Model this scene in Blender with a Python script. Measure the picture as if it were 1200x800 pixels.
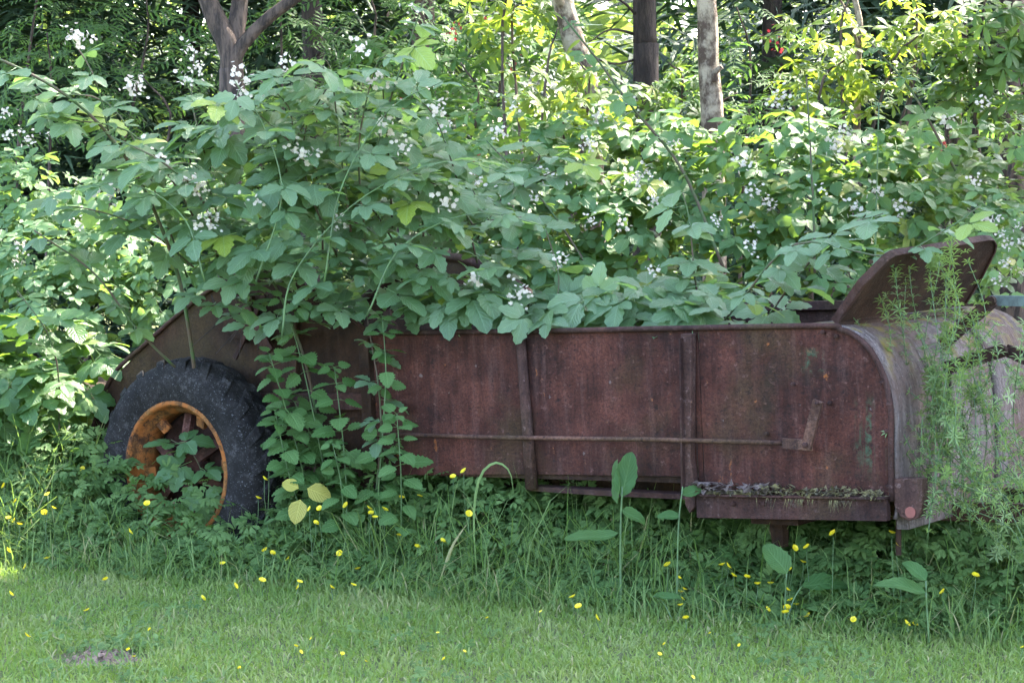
import bpy, bmesh, math, numpy as np
from math import sin, cos, pi, radians, atan, sqrt
from mathutils import Vector, Matrix
for o in list(bpy.data.objects): bpy.data.objects.remove(o)
S = bpy.context.scene
COL = S.collection
rng = np.random.default_rng(7)
# ------------------------------------------------------------------ camera, world, sun, exposure
F, HZ, EYE = 2600.0, 212.0, 2.1
PITCH = atan((400 - HZ) / F)
cd = bpy.data.cameras.new('camera'); cd.sensor_width = 36; cd.lens = 78; cd.clip_end = 2000; cd.clip_start = .1
cam = bpy.data.objects.new('camera', cd); COL.objects.link(cam)
cam.location = (0, 0, EYE); cam.rotation_euler = (pi/2 - PITCH, 0, 0); S.camera = cam
SUN_EL, SUN_AZ = radians(50), radians(46)
SUNV = np.array([sin(SUN_AZ)*cos(SUN_EL), cos(SUN_AZ)*cos(SUN_EL), sin(SUN_EL)])
W = bpy.data.worlds.new('World'); S.world = W; W.use_nodes = True
nt = W.node_tree; sky = nt.nodes.new('ShaderNodeTexSky'); sky.sky_type = 'NISHITA'; sky.sun_disc = False
sky.sun_elevation = SUN_EL; sky.sun_rotation = SUN_AZ; sky.air_density = 1.0; sky.dust_density = 2.4; sky.ozone_density = 1.0
bg = nt.nodes['Background']; bg.inputs[1].default_value = .15; nt.links.new(sky.outputs[0], bg.inputs[0])
sl = bpy.data.lights.new('sun', 'SUN'); sl.energy = 3.0; sl.angle = radians(.5); sl.color = (1, .93, .80)
so = bpy.data.objects.new('sun', sl); COL.objects.link(so); so.location = (6, 20, 20)
so.rotation_euler = Vector(SUNV).to_track_quat('Z', 'Y').to_euler()
S.view_settings.view_transform = 'Standard'; S.view_settings.look = 'None'; S.view_settings.exposure = 3.72; S.view_settings.gamma = 1
S.render.engine = 'CYCLES'; S.cycles.max_bounces = 7; S.cycles.transparent_max_bounces = 4
S.cycles.diffuse_bounces = 4; S.cycles.transmission_bounces = 4; S.cycles.caustics_reflective = False; S.cycles.caustics_refractive = False
# ------------------------------------------------------------------ pixel / wagon-frame helpers
fw = np.array([0, cos(PITCH), -sin(PITCH)]); up = np.array([0, sin(PITCH), cos(PITCH)]); EYEP = np.array([0, 0, EYE])
def ray(px, py): return np.array([(px-600)/F, 0, 0]) + fw - (py-400)/F*up
def at(px, py, Y):
    d = ray(px, py); return EYEP + d*(Y/d[1])
def onground(px, py, z=0.):
    d = ray(px, py); return EYEP + d*((z-EYE)/d[2])
def project(P):
    q = P - EYEP; dz = q@fw
    return 600 + F*q[..., 0]/dz, 400 - F*(q@up)/dz, dz
PSI, TH = radians(35), radians(3)
UX = np.array([cos(TH)*cos(PSI), -cos(TH)*sin(PSI), sin(TH)])
WX = np.array([sin(PSI), cos(PSI), 0])
VX = np.array([-sin(TH)*cos(PSI), sin(TH)*sin(PSI), cos(TH)])
ORG = at(1045, 470, 10.08); ORG[2] = 0
def sp(px, py, w=0.):
    d = ray(px, py); t = ((ORG-EYEP)@WX + w)/(d@WX); P = EYEP + d*t - ORG
    return np.array([P@UX, w, P@VX])
def wagon_depth(px):      # world Y of the near side plane
    return 2600/(258*(px+3113)/4158)
def toworld(q): return ORG + q[0]*UX + q[1]*WX + q[2]*VX
# ------------------------------------------------------------------ mesh helpers
def mesh_from(name, V, T, mat=None, uv=None, rnd=None, smooth=True):
    V = np.asarray(V, np.float32); T = np.asarray(T, np.int32)
    me = bpy.data.meshes.new(name); me.vertices.add(len(V)); me.vertices.foreach_set('co', V.ravel())
    n = len(T); me.loops.add(n*3); me.loops.foreach_set('vertex_index', T.ravel())
    me.polygons.add(n); me.polygons.foreach_set('loop_start', np.arange(0, n*3, 3, dtype=np.int32))
    me.polygons.foreach_set('loop_total', np.full(n, 3, np.int32))
    me.polygons.foreach_set('use_smooth', np.full(n, smooth, bool))
    if uv is not None:
        l = me.uv_layers.new(name='UVMap'); l.data.foreach_set('uv', np.asarray(uv, np.float32)[T.ravel()].ravel())
    if rnd is not None:
        a = me.attributes.new('rnd', 'FLOAT', 'POINT'); a.data.foreach_set('value', np.asarray(rnd, np.float32))
    me.update(calc_edges=True); me.validate()
    if mat: me.materials.append(mat)
    return me
class Acc:
    def __init__(s): s.V=[]; s.T=[]; s.U=[]; s.R=[]; s.n=0
    def add(s, V, T, uv=None, rnd=0.):
        V = np.asarray(V, float); s.V.append(V); s.T.append(np.asarray(T, int)+s.n); s.n += len(V)
        s.U.append(np.zeros((len(V), 2)) if uv is None else uv); s.R.append(np.full(len(V), rnd) if np.isscalar(rnd) else rnd)
        return s
    def mesh(s, name, mat, smooth=True):
        return mesh_from(name, np.concatenate(s.V), np.concatenate(s.T), mat, np.concatenate(s.U), np.concatenate(s.R), smooth)
def link(name, me, parent=None, loc=None, kind=None):
    o = bpy.data.objects.new(name, me); COL.objects.link(o)
    if parent: o.parent = parent
    if loc is not None: o.location = loc
    if kind: o['kind'] = kind
    return o
def thing(name, label, cat, loc=(0,0,0), group=None):
    o = bpy.data.objects.new(name, None); COL.objects.link(o); o.location = loc; o.empty_display_size = .1
    o['label'] = label; o['category'] = cat
    if group: o['group'] = group
    return o
def bev(o, w=.004, seg=2):
    m = o.modifiers.new('bevel', 'BEVEL'); m.width = w; m.segments = seg; m.limit_method = 'ANGLE'; m.angle_limit = radians(40); return o
def tube(P, R, n=6, cap=True):
    P = np.asarray(P, float); R = np.broadcast_to(np.asarray(R, float), (len(P),)); V = []; T = []
    tg = np.gradient(P, axis=0); tg /= np.linalg.norm(tg, axis=1)[:, None]+1e-9
    ref = np.array([0, 0, 1.]) if abs(tg[0][2]) < .8 else np.array([1., 0, 0])
    a = np.cross(tg[0], ref); a /= np.linalg.norm(a)
    for i in range(len(P)):
        a = a - tg[i]*(a@tg[i]); a /= np.linalg.norm(a)+1e-9; b = np.cross(tg[i], a)
        for k in range(n):
            q = 2*pi*k/n; V.append(P[i] + R[i]*(cos(q)*a + sin(q)*b))
    for i in range(len(P)-1):
        for k in range(n):
            x = i*n+k; y = i*n+(k+1) % n; T += [(x, y, y+n), (x, y+n, x+n)]
    if cap:
        V += [P[0], P[-1]]; c = len(V)
        for k in range(n): T += [(c-2, (k+1) % n, k), (c-1, (len(P)-1)*n+k, (len(P)-1)*n+(k+1) % n)]
    return np.array(V), np.array(T)
def spline(P, n=12):
    P = np.asarray(P, float); P = np.vstack([2*P[0]-P[1], P, 2*P[-1]-P[-2]]); out = []
    m = len(P)-3
    for s in np.linspace(0, m-1e-6, n):
        i = int(s); t = s-i; a, b, c, d = P[i:i+4]
        out.append(.5*(2*b + (c-a)*t + (2*a-5*b+4*c-d)*t*t + (3*b-a-3*c+d)*t**3))
    return np.array(out)
def box(c0, c1):
    x0, y0, z0 = c0; x1, y1, z1 = c1
    V = np.array([(x, y, z) for x in (x0, x1) for y in (y0, y1) for z in (z0, z1)], float)
    Q = [(0,1,3,2), (4,6,7,5), (0,4,5,1), (2,3,7,6), (0,2,6,4), (1,5,7,3)]
    return V, np.array([t for a, b, c, d in Q for t in ((a, b, c), (a, c, d))])
def bar(p, q, a, b, wdir=(0, 1, 0)):    # flat bar from p to q: a = width in the plane, b = thickness along wdir
    p = np.asarray(p, float); q = np.asarray(q, float); d = q-p; d /= np.linalg.norm(d); w = np.asarray(wdir, float)
    w = w - d*(w@d); w /= np.linalg.norm(w); s = np.cross(d, w)
    V = [e + i*s*a/2 + j*w*b/2 for e in (p, q) for i in (-1, 1) for j in (-1, 1)]
    Q = [(0,1,3,2), (4,6,7,5), (0,4,5,1), (2,3,7,6), (0,2,6,4), (1,5,7,3)]
    return np.array(V), np.array([t for a_, b_, c, d_ in Q for t in ((a_, b_, c), (a_, c, d_))])
def prism(poly, w0, w1, nrm=None):       # polygon in (u, v) extruded along w
    bm = bmesh.new(); f = bm.faces.new([bm.verts.new((p[0], w0, p[1])) for p in poly])
    r = bmesh.ops.extrude_face_region(bm, geom=[f])
    for e in r['geom']:
        if isinstance(e, bmesh.types.BMVert): e.co.y = w1
    bmesh.ops.recalc_face_normals(bm, faces=bm.faces); bmesh.ops.triangulate(bm, faces=bm.faces)
    bm.verts.index_update()
    V = np.array([v.co[:] for v in bm.verts]); T = np.array([[v.index for v in f.verts] for f in bm.faces]); bm.free(); return V, T
def vnoise(P, s, seed=0):               # cheap smooth noise
    P = np.asarray(P)*s; r = np.random.default_rng(seed); out = 0
    for k in range(5):
        d = r.normal(size=3); out = out + np.sin(P@d*(1+.6*k) + r.uniform(0, 6.28))/(1+.5*k)
    return out/3
# ------------------------------------------------------------------ materials
def newmat(name):
    m = bpy.data.materials.new(name); m.use_nodes = True; t = m.node_tree; t.nodes.clear()
    out = t.nodes.new('ShaderNodeOutputMaterial'); return m, t, out
class N:
    def __init__(s, t): s.t = t
    def __call__(s, kind, **kw):
        n = s.t.nodes.new('ShaderNode'+kind)
        ins = kw.pop('i', {})
        for k, v in kw.items(): setattr(n, k, v)
        for k, v in ins.items():
            if hasattr(v, 'node'): s.t.links.new(v, n.inputs[k])
            else: n.inputs[k].default_value = v
        return n
    def mix(s, f, a, b, mode='MIX'):
        n = s.t.nodes.new('ShaderNodeMix'); n.data_type = 'RGBA'; n.blend_type = mode
        for k, v in ((0, f), (6, a), (7, b)):
            if hasattr(v, 'node'): s.t.links.new(v, n.inputs[k])
            else: n.inputs[k].default_value = v if k == 0 else (*v, 1)
        return n.outputs[2]
    def math(s, op, a, b=0., clamp=False):
        n = s.t.nodes.new('ShaderNodeMath'); n.operation = op; n.use_clamp = clamp
        for k, v in ((0, a), (1, b)):
            if hasattr(v, 'node'): s.t.links.new(v, n.inputs[k])
            else: n.inputs[k].default_value = v
        return n.outputs[0]
    def ramp(s, f, x0, x1, y0=0., y1=1.):
        n = s.t.nodes.new('ShaderNodeMapRange'); n.inputs[1].default_value = x0; n.inputs[2].default_value = x1
        n.inputs[3].default_value = y0; n.inputs[4].default_value = y1; s.t.links.new(f, n.inputs[0]); return n.outputs[0]
    def noise(s, vec, scale, detail=5, rough=.6):
        return s('TexNoise', i={'Vector': vec, 'Scale': scale, 'Detail': detail, 'Roughness': rough}).outputs[0]
def leaf_mat(name, c0, c1, trans, rough=.42, fac=.35, under=None, veins=8., spec=.5, odd=None):
    m, t, out = newmat(name); n = N(t)
    at_ = n('Attribute', attribute_name='rnd').outputs['Fac']; oi = n('ObjectInfo').outputs['Random']
    r = n.math('FRACT', n.math('ADD', at_, oi))
    r2 = n.math('FRACT', n.math('MULTIPLY', r, 7.31))
    col = n.mix(r, c0, c1)
    tc = n('TexCoord'); no = n.noise(tc.outputs['Object'], 23, 3)
    col = n.mix(n.ramp(no, .35, .75, 0, .35), col, tuple(x*.7 for x in c0))
    if name == 'lawn_blade':
        gp_ = n('NewGeometry').outputs['Position']; w1 = n.noise(gp_, 1.7, 5, .65); w2 = n.noise(gp_, 3.1, 4, .6)
        col = n.mix(n.ramp(w1, .5, .66, 0, .55), col, (.33,.31,.15)); col = n.mix(n.ramp(w2, .48, .62, 0, .5), col, (.060,.140,.024))
    if odd: col = n.mix(n.ramp(r2, .93, .95), col, odd)
    uv = n('SeparateXYZ', i={0: tc.outputs['UV']}); u = n.math('ABSOLUTE', n.math('SUBTRACT', uv.outputs[0], .5)); v = uv.outputs[1]
    ph = n.math('SUBTRACT', n.math('MULTIPLY', v, veins), n.math('MULTIPLY', u, veins*.7))
    ve = n.math('ABSOLUTE', n.math('SINE', n.math('MULTIPLY', ph, pi)))
    mid = n.ramp(u, 0, .05)
    h = n.math('MULTIPLY', n.math('POWER', ve, .5), mid)
    col = n.mix(n.ramp(h, .15, .6, .35, 0), col, tuple(min(1, x*1.9+.02) for x in c1))
    if under:
        g = n('NewGeometry').outputs['Backfacing']; col = n.mix(g, col, under)
    bump = n('Bump', i={'Strength': .6, 'Distance': .005, 'Height': h})
    rg = n.ramp(no, .3, .7, rough-.06, rough+.12)
    b = n('BsdfPrincipled', i={'Base Color': col, 'Roughness': rg, 'Specular IOR Level': spec, 'Normal': bump.outputs[0]})
    tcol = n.mix(.35, trans, col, 'MULTIPLY'); tcol = n.mix(r, trans, tuple(x*.7 for x in trans))
    tr = n('BsdfTranslucent', i={'Color': tcol})
    mx = n('MixShader', i={0: fac}); t.links.new(b.outputs[0], mx.inputs[1]); t.links.new(tr.outputs[0], mx.inputs[2])
    t.links.new(mx.outputs[0], out.inputs[0]); return m
def plain(name, c0, c1=None, rough=.7, scale=8, spec=.4, metal=0, bump=.3, bscale=None, stretch=(1,1,1), bdist=.01):
    m, t, out = newmat(name); n = N(t); tc = n('TexCoord').outputs['Object']
    mp = n('Mapping', i={0: tc}); mp.inputs['Scale'].default_value = stretch
    no = n.noise(mp.outputs[0], scale, 7, .65); c1 = c1 or tuple(x*.6 for x in c0)
    col = n.mix(n.ramp(no, .42, .58), c0, c1)
    no2 = n.noise(mp.outputs[0], bscale or scale*5, 6, .7)
    bu = n('Bump', i={'Strength': bump, 'Distance': bdist, 'Height': no2})
    b = n('BsdfPrincipled', i={'Base Color': col, 'Roughness': rough, 'Specular IOR Level': spec, 'Metallic': metal, 'Normal': bu.outputs[0]})
    t.links.new(b.outputs[0], out.inputs[0]); return m
def rust_mat(name, dark=(.032,.013,.011), mid=(.128,.042,.029), lilac=(.165,.084,.072), orange=.71, green=False, k=1., spots=True):
    m, t, out = newmat(name); n = N(t); tc = n('TexCoord').outputs['Object']
    n1 = n.noise(tc, 2.3, 8, .68)
    ms = n('Mapping', i={0: tc}); ms.inputs['Scale'].default_value = (9, 9, .9)
    n2 = n.noise(ms.outputs[0], 2.2, 6, .65)
    n3 = n.noise(tc, 70, 6, .75); n4 = n.noise(tc, 13, 6, .7)
    n5 = n.noise(tc, 6.5, 7, .7); n6 = n.noise(tc, 26, 7, .75)
    col = n.mix(n.ramp(n1, .40, .60), dark, mid)
    col = n.mix(n.ramp(n5, .47, .60, 0, .75), col, tuple(x*.45 for x in mid))
    col = n.mix(n.ramp(n2, .52, .70, 0, .38), col, lilac)
    col = n.mix(n.ramp(n2, .48, .34, 0, .45), col, tuple(x*.55 for x in dark))
    col = n.mix(n.ramp(n.noise(tc, 1.3, 5), .5, .62, 0, .55), col, (.062,.043,.019))
    col = n.mix(n.ramp(n6, .44, .36, 0, .75), col, (.016,.009,.009))
    col = n.mix(n.ramp(n6, .57, .66, 0, .5), col, tuple(x*1.35 for x in lilac))
    col = n.mix(n.ramp(n3, .40, .56, .5, 0), col, (.014,.008,.008))
    so_ = n.math('MULTIPLY', n.ramp(n.math('ADD', n.math('MULTIPLY', n4, .7), n.math('MULTIPLY', n2, .3)), orange-.10, orange-.05), n.ramp(n5, .46, .54))
    col = n.mix(n.math('MULTIPLY', so_, .8), col, (.30,.095,.025))
    if spots:
        vo = n('TexVoronoi', i={'Vector': tc, 'Scale': 11.}); sz = n('SeparateColor', i={0: vo.outputs['Color']})
        lim = n.ramp(sz.outputs[0], .80, 1., 0, .13)
        d = n.math('ADD', vo.outputs[0], n.math('MULTIPLY', n6, .7)); d = n.math('SUBTRACT', d, .33)
        col = n.mix(n.math('MULTIPLY', n.math('LESS_THAN', d, lim), .45), col, (.24,.19,.18))
    if green:
        g = n('SeparateXYZ', i={0: tc}); gx = n.math('MULTIPLY', n.ramp(g.outputs[0], -.16, -.10), n.ramp(g.outputs[0], .03, .0))
        gz = n.math('MULTIPLY', n.ramp(g.outputs[2], .72, .85), n.ramp(g.outputs[2], 1.15, 1.02))
        gm = n.math('MULTIPLY', n.math('MULTIPLY', gx, gz), n.ramp(n.noise(ms.outputs[0], 1.6, 5), .50, .56))
        gx2 = n.math('MULTIPLY', n.ramp(g.outputs[0], -.40, -.37), n.ramp(g.outputs[0], -.26, -.3))
        gz2 = n.math('MULTIPLY', n.ramp(g.outputs[2], 1.21, 1.25), n.ramp(g.outputs[2], 1.35, 1.31))
        gm = n.math('MAXIMUM', gm, n.math('MULTIPLY', n.math('MULTIPLY', gx2, gz2), n.ramp(n4, .5, .6)))
        col = n.mix(n.math('MULTIPLY', n.math('MULTIPLY', gm, n.ramp(n6, .42, .56)), .6), col, (.05,.115,.065))
    hs = n('HueSaturation', i={'Color': col, 'Value': k})
    hh = n.math('ADD', n3, n.math('MULTIPLY', n4, 1.5))
    bu = n('Bump', i={'Strength': .75, 'Distance': .008, 'Height': hh})
    b = n('BsdfPrincipled', i={'Base Color': hs.outputs[0], 'Roughness': n.ramp(n4, .3, .7, .6, .9), 'Specular IOR Level': .12, 'Normal': bu.outputs[0]})
    t.links.new(b.outputs[0], out.inputs[0]); return m
M = {}
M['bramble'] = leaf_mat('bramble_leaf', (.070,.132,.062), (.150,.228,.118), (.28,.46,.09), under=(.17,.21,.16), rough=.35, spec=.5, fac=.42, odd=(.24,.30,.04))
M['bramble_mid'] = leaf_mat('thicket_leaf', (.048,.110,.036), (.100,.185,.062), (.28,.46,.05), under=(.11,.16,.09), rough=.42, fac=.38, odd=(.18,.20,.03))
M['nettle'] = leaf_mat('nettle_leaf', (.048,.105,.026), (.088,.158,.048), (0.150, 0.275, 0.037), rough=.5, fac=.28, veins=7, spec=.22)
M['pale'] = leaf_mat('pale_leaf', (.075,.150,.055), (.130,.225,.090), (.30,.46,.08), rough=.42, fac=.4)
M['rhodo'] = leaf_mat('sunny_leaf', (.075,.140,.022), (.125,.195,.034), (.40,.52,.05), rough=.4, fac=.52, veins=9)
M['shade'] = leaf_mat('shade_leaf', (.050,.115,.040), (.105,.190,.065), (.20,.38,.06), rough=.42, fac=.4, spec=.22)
M['under'] = leaf_mat('buttercup_leaf', (.040,.088,.022), (.120,.190,.056), (.20,.36,.05), rough=.5, fac=.28, veins=4, spec=.22)
M['dock'] = leaf_mat('dock_leaf', (.045,.105,.030), (.085,.150,.045), (.22,.38,.05), rough=.5, fac=.4, veins=9, spec=.2)
M['yellow'] = leaf_mat('yellowed_leaf', (.42,.38,.06), (.36,.31,.06), (.45,.40,.06), rough=.55, fac=.4)
M['cleaver'] = leaf_mat('cleavers_leaf', (.120,.185,.060), (.210,.275,.120), (0.275, 0.425, 0.088), rough=.5, fac=.4, veins=1)
M['lawn'] = leaf_mat('lawn_blade', (.105,.175,.034), (.280,.340,.115), (.28,.42,.06), rough=.45, fac=.42, veins=1, odd=(.36,.31,.17), spec=.22)
M['tall'] = leaf_mat('long_grass_blade', (.080,.160,.034), (.215,.290,.105), (.28,.42,.07), rough=.42, fac=.4, veins=1, odd=(.34,.29,.15), spec=.22)
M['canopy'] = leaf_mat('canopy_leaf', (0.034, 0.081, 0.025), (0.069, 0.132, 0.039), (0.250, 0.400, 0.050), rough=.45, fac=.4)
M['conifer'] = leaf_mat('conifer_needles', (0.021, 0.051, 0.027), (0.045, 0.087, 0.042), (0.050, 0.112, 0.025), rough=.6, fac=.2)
M['farleaf'] = leaf_mat('far_leaf', (.065,.115,.034), (.120,.160,.055), (.28,.38,.07), rough=.5, fac=.45)
M['stem'] = plain('green_stem', (.075,.130,.040), (.050,.085,.035), .5, 20, bump=.1)
M['cane'] = plain('bramble_cane', (.055,.090,.034), (.085,.055,.040), .6, 9, spec=.2, bump=.3)
M['drystem'] = plain('dry_stem', (.22,.17,.11), (.12,.09,.06), .7, 20, bump=.2)
M['petal'] = leaf_mat('bramble_petal', (.60,.49,.40), (.66,.60,.47), (.6,.55,.56), rough=.6, fac=.35, veins=1, spec=.2)
M['yellowpetal'] = leaf_mat('buttercup_petal', (.80,.60,.015), (.85,.68,.03), (.8,.62,.03), rough=.3, fac=.25, veins=1)
M['redpetal'] = leaf_mat('red_petal', (.26,.015,.025), (.36,.03,.045), (.6,.05,.06), rough=.5, fac=.35, veins=1)
M['bark'] = plain('maple_bark', (.120,.080,.066), (.032,.022,.020), .85, 9, bump=.8, bscale=24, stretch=(2,2,.4), bdist=.03)
M['darkbark'] = plain('dark_bark', (.060,.042,.038), (.028,.020,.020), .9, 10, bump=.9, bscale=26, stretch=(2,2,.5), bdist=.03)
M['birch'] = plain('flaky_bark', (.420,.330,.250), (.085,.052,.038), .8, 7, bump=.9, bscale=22, stretch=(1.2,1.2,.9), bdist=.03)
M['rust'] = rust_mat('rust_panel', green=True, k=.76)
M['rust2'] = rust_mat('rust_frame', (.036,.018,.016), (.088,.038,.030), (.13,.080,.074), .76, k=.85, spots=False)
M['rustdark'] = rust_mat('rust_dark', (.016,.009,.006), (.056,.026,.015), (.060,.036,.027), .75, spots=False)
M['lever'] = rust_mat('rust_lever', (.060,.030,.022), (.140,.066,.044), (.18,.11,.09), .74, spots=False)
M['spoke'] = rust_mat('rust_spoke', (.035,.014,.011), (.130,.048,.036), (.16,.09,.08), .72, spots=False)
M['post'] = rust_mat('rust_post', (.048,.024,.020), (.110,.052,.040), (.17,.11,.10), .76, spots=False)
M['rim'] = rust_mat('rust_wheel', (.085,.036,.018), (.30,.125,.035), (.36,.20,.09), .56, spots=False)
M['hub'] = rust_mat('rust_hub', (.020,.011,.010), (.060,.026,.020), (.08,.045,.04), .7, spots=False)
def cover_mat():
    m, t, out = newmat('weathered_cover'); n = N(t); tc = n('TexCoord').outputs['Object']
    ms = n('Mapping', i={0: tc}); ms.inputs['Scale'].default_value = (7, 11, 1.1)
    a = n.noise(ms.outputs[0], 2.4, 8, .7); b_ = n.noise(tc, 3, 6); c = n.noise(tc, 55, 6, .75); e = n.noise(ms.outputs[0], 5.5, 8, .75)
    col = n.mix(n.ramp(a, .34, .66), (.068,.048,.043), (.205,.165,.155))
    col = n.mix(n.ramp(b_, .44, .6, 0, .75), col, (.125,.072,.056))
    col = n.mix(n.ramp(e, .58, .66, 0, .6), col, (.40,.37,.36))
    col = n.mix(n.ramp(c, .34, .5, .75, 0), col, (.04,.03,.028))
    sx = n('SeparateXYZ', i={0: n('NewGeometry').outputs['Normal']})
    mo = n.math('MULTIPLY', n.ramp(sx.outputs[2], .3, .7), n.ramp(n.noise(tc, 7, 6), .5, .62))
    col = n.mix(mo, col, (.20,.15,.045))
    bu = n('Bump', i={'Strength': .8, 'Distance': .012, 'Height': n.math('ADD', c, n.math('MULTIPLY', e, 2.))})
    b = n('BsdfPrincipled', i={'Base Color': col, 'Roughness': .9, 'Specular IOR Level': .12, 'Normal': bu.outputs[0]})
    t.links.new(b.outputs[0], out.inputs[0]); return m
M['cover'] = cover_mat()
def tyre_mat():
    m, t, out = newmat('tyre_rubber'); n = N(t); tc = n('TexCoord').outputs['Object']
    a = n.noise(tc, 5, 8, .7); c = n.noise(tc, 95, 4, .7); f = n.noise(tc, 30, 8, .8)
    col = n.mix(n.ramp(a, .35, .68), (.007,.006,.006), (.022,.019,.019))
    col = n.mix(n.ramp(c, .60, .68, 0, .55), col, (.22,.21,.225))
    col = n.mix(n.math('MULTIPLY', n.ramp(f, .5, .64, 0, .6), n.ramp(a, .42, .58)), col, (.085,.076,.078))
    bu = n('Bump', i={'Strength': .55, 'Distance': .008, 'Height': n.math('ADD', f, c)})
    b = n('BsdfPrincipled', i={'Base Color': col, 'Roughness': n.ramp(a, .3, .7, .75, .95), 'Specular IOR Level': .12, 'Normal': bu.outputs[0]})
    t.links.new(b.outputs[0], out.inputs[0]); return m
M['tyre'] = tyre_mat()
M['moss'] = plain('moss', (.14,.115,.045), (.060,.045,.028), .95, 30, bump=.8, bscale=120)
M['debris'] = plain('leaf_litter', (.060,.040,.034), (.14,.10,.085), .9, 40, bump=.6)
M['reflector'] = plain('faded_red_paint', (.17,.045,.036), (.12,.04,.03), .5, 20, bump=.1)
M['greybar'] = plain('grey_green_paint', (.10,.125,.115), (.06,.07,.065), .6, 15, bump=.3)
M['soil'] = plain('dry_soil', (.37,.26,.205), (.19,.125,.10), .95, 25, bump=1., bscale=90, bdist=.03)
def ground_mat():
    m, t, out = newmat('ground'); n = N(t); g = n('NewGeometry').outputs['Position']
    s = n('SeparateXYZ', i={0: g})
    e = n.math('ADD', n.math('ADD', s.outputs[1], n.math('MULTIPLY', s.outputs[0], .45)), n.math('MULTIPLY', n.noise(g, 2), .5))
    far = n.ramp(s.outputs[1], 27, 33)
    f = n.math('MAXIMUM', n.ramp(e, 11.3, 11.0), far)
    a = n.noise(g, 6, 8, .7); c = n.noise(g, 60, 6, .7)
    soil = n.mix(n.ramp(a, .35, .65), (.030,.022,.017), (.080,.058,.042)); soil = n.mix(n.ramp(c, .4, .6, 0, .5), soil, (.10,.07,.05))
    gr = n.mix(n.ramp(a, .35, .65), (.075,.105,.036), (.125,.140,.060)); gr = n.mix(n.ramp(c, .5, .65, 0, .5), gr, (.13,.11,.07))
    col = n.mix(f, soil, gr)
    bu = n('Bump', i={'Strength': .8, 'Distance': .03, 'Height': c})
    b = n('BsdfPrincipled', i={'Base Color': col, 'Roughness': .95, 'Specular IOR Level': .15, 'Normal': bu.outputs[0]})
    t.links.new(b.outputs[0], out.inputs[0]); return m
M['ground'] = ground_mat()
# ------------------------------------------------------------------ ground
def build_ground():
    xs = np.concatenate([[-500, -120, -40, -15], np.linspace(-7, 7, 57), [15, 40, 120, 500]])
    ys = np.concatenate([[-400, -60, -10], np.linspace(3, 24, 64), [32, 60, 150, 600]])
    X, Y = np.meshgrid(xs, ys); Z = .012*vnoise(np.stack([X, Y, 0*X], -1).reshape(-1, 3), 2.2, 3).reshape(X.shape)
    V = np.stack([X, Y, Z-.012], -1).reshape(-1, 3); nx = len(xs); T = []
    for j in range(len(ys)-1):
        for i in range(nx-1):
            a = j*nx+i; T += [(a, a+1, a+nx+1), (a, a+nx+1, a+nx)]
    o = link('ground', mesh_from('ground', V, T, M['ground']), kind='structure'); return o
build_ground()
def edgeY(x): return 10.92 - .42*x        # mowing edge in front of the spreader
# ------------------------------------------------------------------ the spreader
WG = thing('manure_spreader', 'long rusty two-wheeled farm spreader wagon overgrown with brambles', 'farm wagon', ORG)
WG.matrix_basis = Matrix(((UX[0], WX[0], VX[0], ORG[0]), (UX[1], WX[1], VX[1], ORG[1]), (UX[2], WX[2], VX[2], ORG[2]), (0, 0, 0, 1)))
def part(name, geo, mat, parent=None, smooth=False, b=0., label=None):
    A = Acc()
    for g in (geo if isinstance(geo, list) else [geo]): A.add(*g)
    o = link(name, A.mesh(name, M[mat], smooth), parent or WG)
    if b: bev(o, b)
    if label: o['label'] = label
    return o
BW = 1.75
TOPV = 1.441
curve = [sp(965, 383), sp(985, 387), sp(1003, 395), sp(1020, 411), sp(1033, 434), sp(1041, 458), sp(1045, 485)]
curve2 = [(p[0], p[2]) for p in curve]
def sheet(poly, w, mat, name, label=None, dent=.006, seed=0, thick=.006):
    """steel sheet with an outline in (u, v): a fine triangulated grid clipped to the outline, gently dented"""
    bm = bmesh.new(); f = bm.faces.new([bm.verts.new((p[0], w, p[1])) for p in poly])
    u0 = min(p[0] for p in poly); u1 = max(p[0] for p in poly); v0 = min(p[1] for p in poly); v1 = max(p[1] for p in poly)
    for k in np.arange(u0+.09, u1-.02, .09): bmesh.ops.bisect_plane(bm, geom=bm.verts[:]+bm.edges[:]+bm.faces[:], plane_co=(k, 0, 0), plane_no=(1, 0, 0))
    for k in np.arange(v0+.09, v1-.02, .09): bmesh.ops.bisect_plane(bm, geom=bm.verts[:]+bm.edges[:]+bm.faces[:], plane_co=(0, 0, k), plane_no=(0, 0, 1))
    for v in bm.verts: v.co.y += dent*float(vnoise(np.array([v.co[:]]), 4.5, seed)[0])
    bmesh.ops.recalc_face_normals(bm, faces=bm.faces)
    if (sum((f.normal.y*f.calc_area() for f in bm.faces)) > 0): bmesh.ops.reverse_faces(bm, faces=bm.faces)
    r = bmesh.ops.extrude_face_region(bm, geom=bm.faces[:])
    for e in r['geom']:
        if isinstance(e, bmesh.types.BMVert): e.co.y += thick
    bmesh.ops.recalc_face_normals(bm, faces=bm.faces)
    me = bpy.data.meshes.new(name); bm.to_mesh(me); bm.free(); me.materials.append(M[mat])
    for p in me.polygons: p.use_smooth = False
    o = link(name, me, WG)
    if label: o['label'] = label
    return o
U_POST = [sp(432, 400)[0], sp(614, 390)[0], sp(811, 388)[0]]
BOT = .715
sheet([(U_POST[0], BOT-.03), (U_POST[1]-.004, BOT), (U_POST[1]-.004, TOPV), (U_POST[0], TOPV)], 0, 'rust', 'side_panel', seed=1)
sheet([(U_POST[1]+.004, BOT), (U_POST[2]-.004, BOT+.012), (U_POST[2]-.004, TOPV), (U_POST[1]+.004, TOPV)], .002, 'rust', 'side_panel', seed=2)
uj = sp(822, 480)[0]
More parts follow.
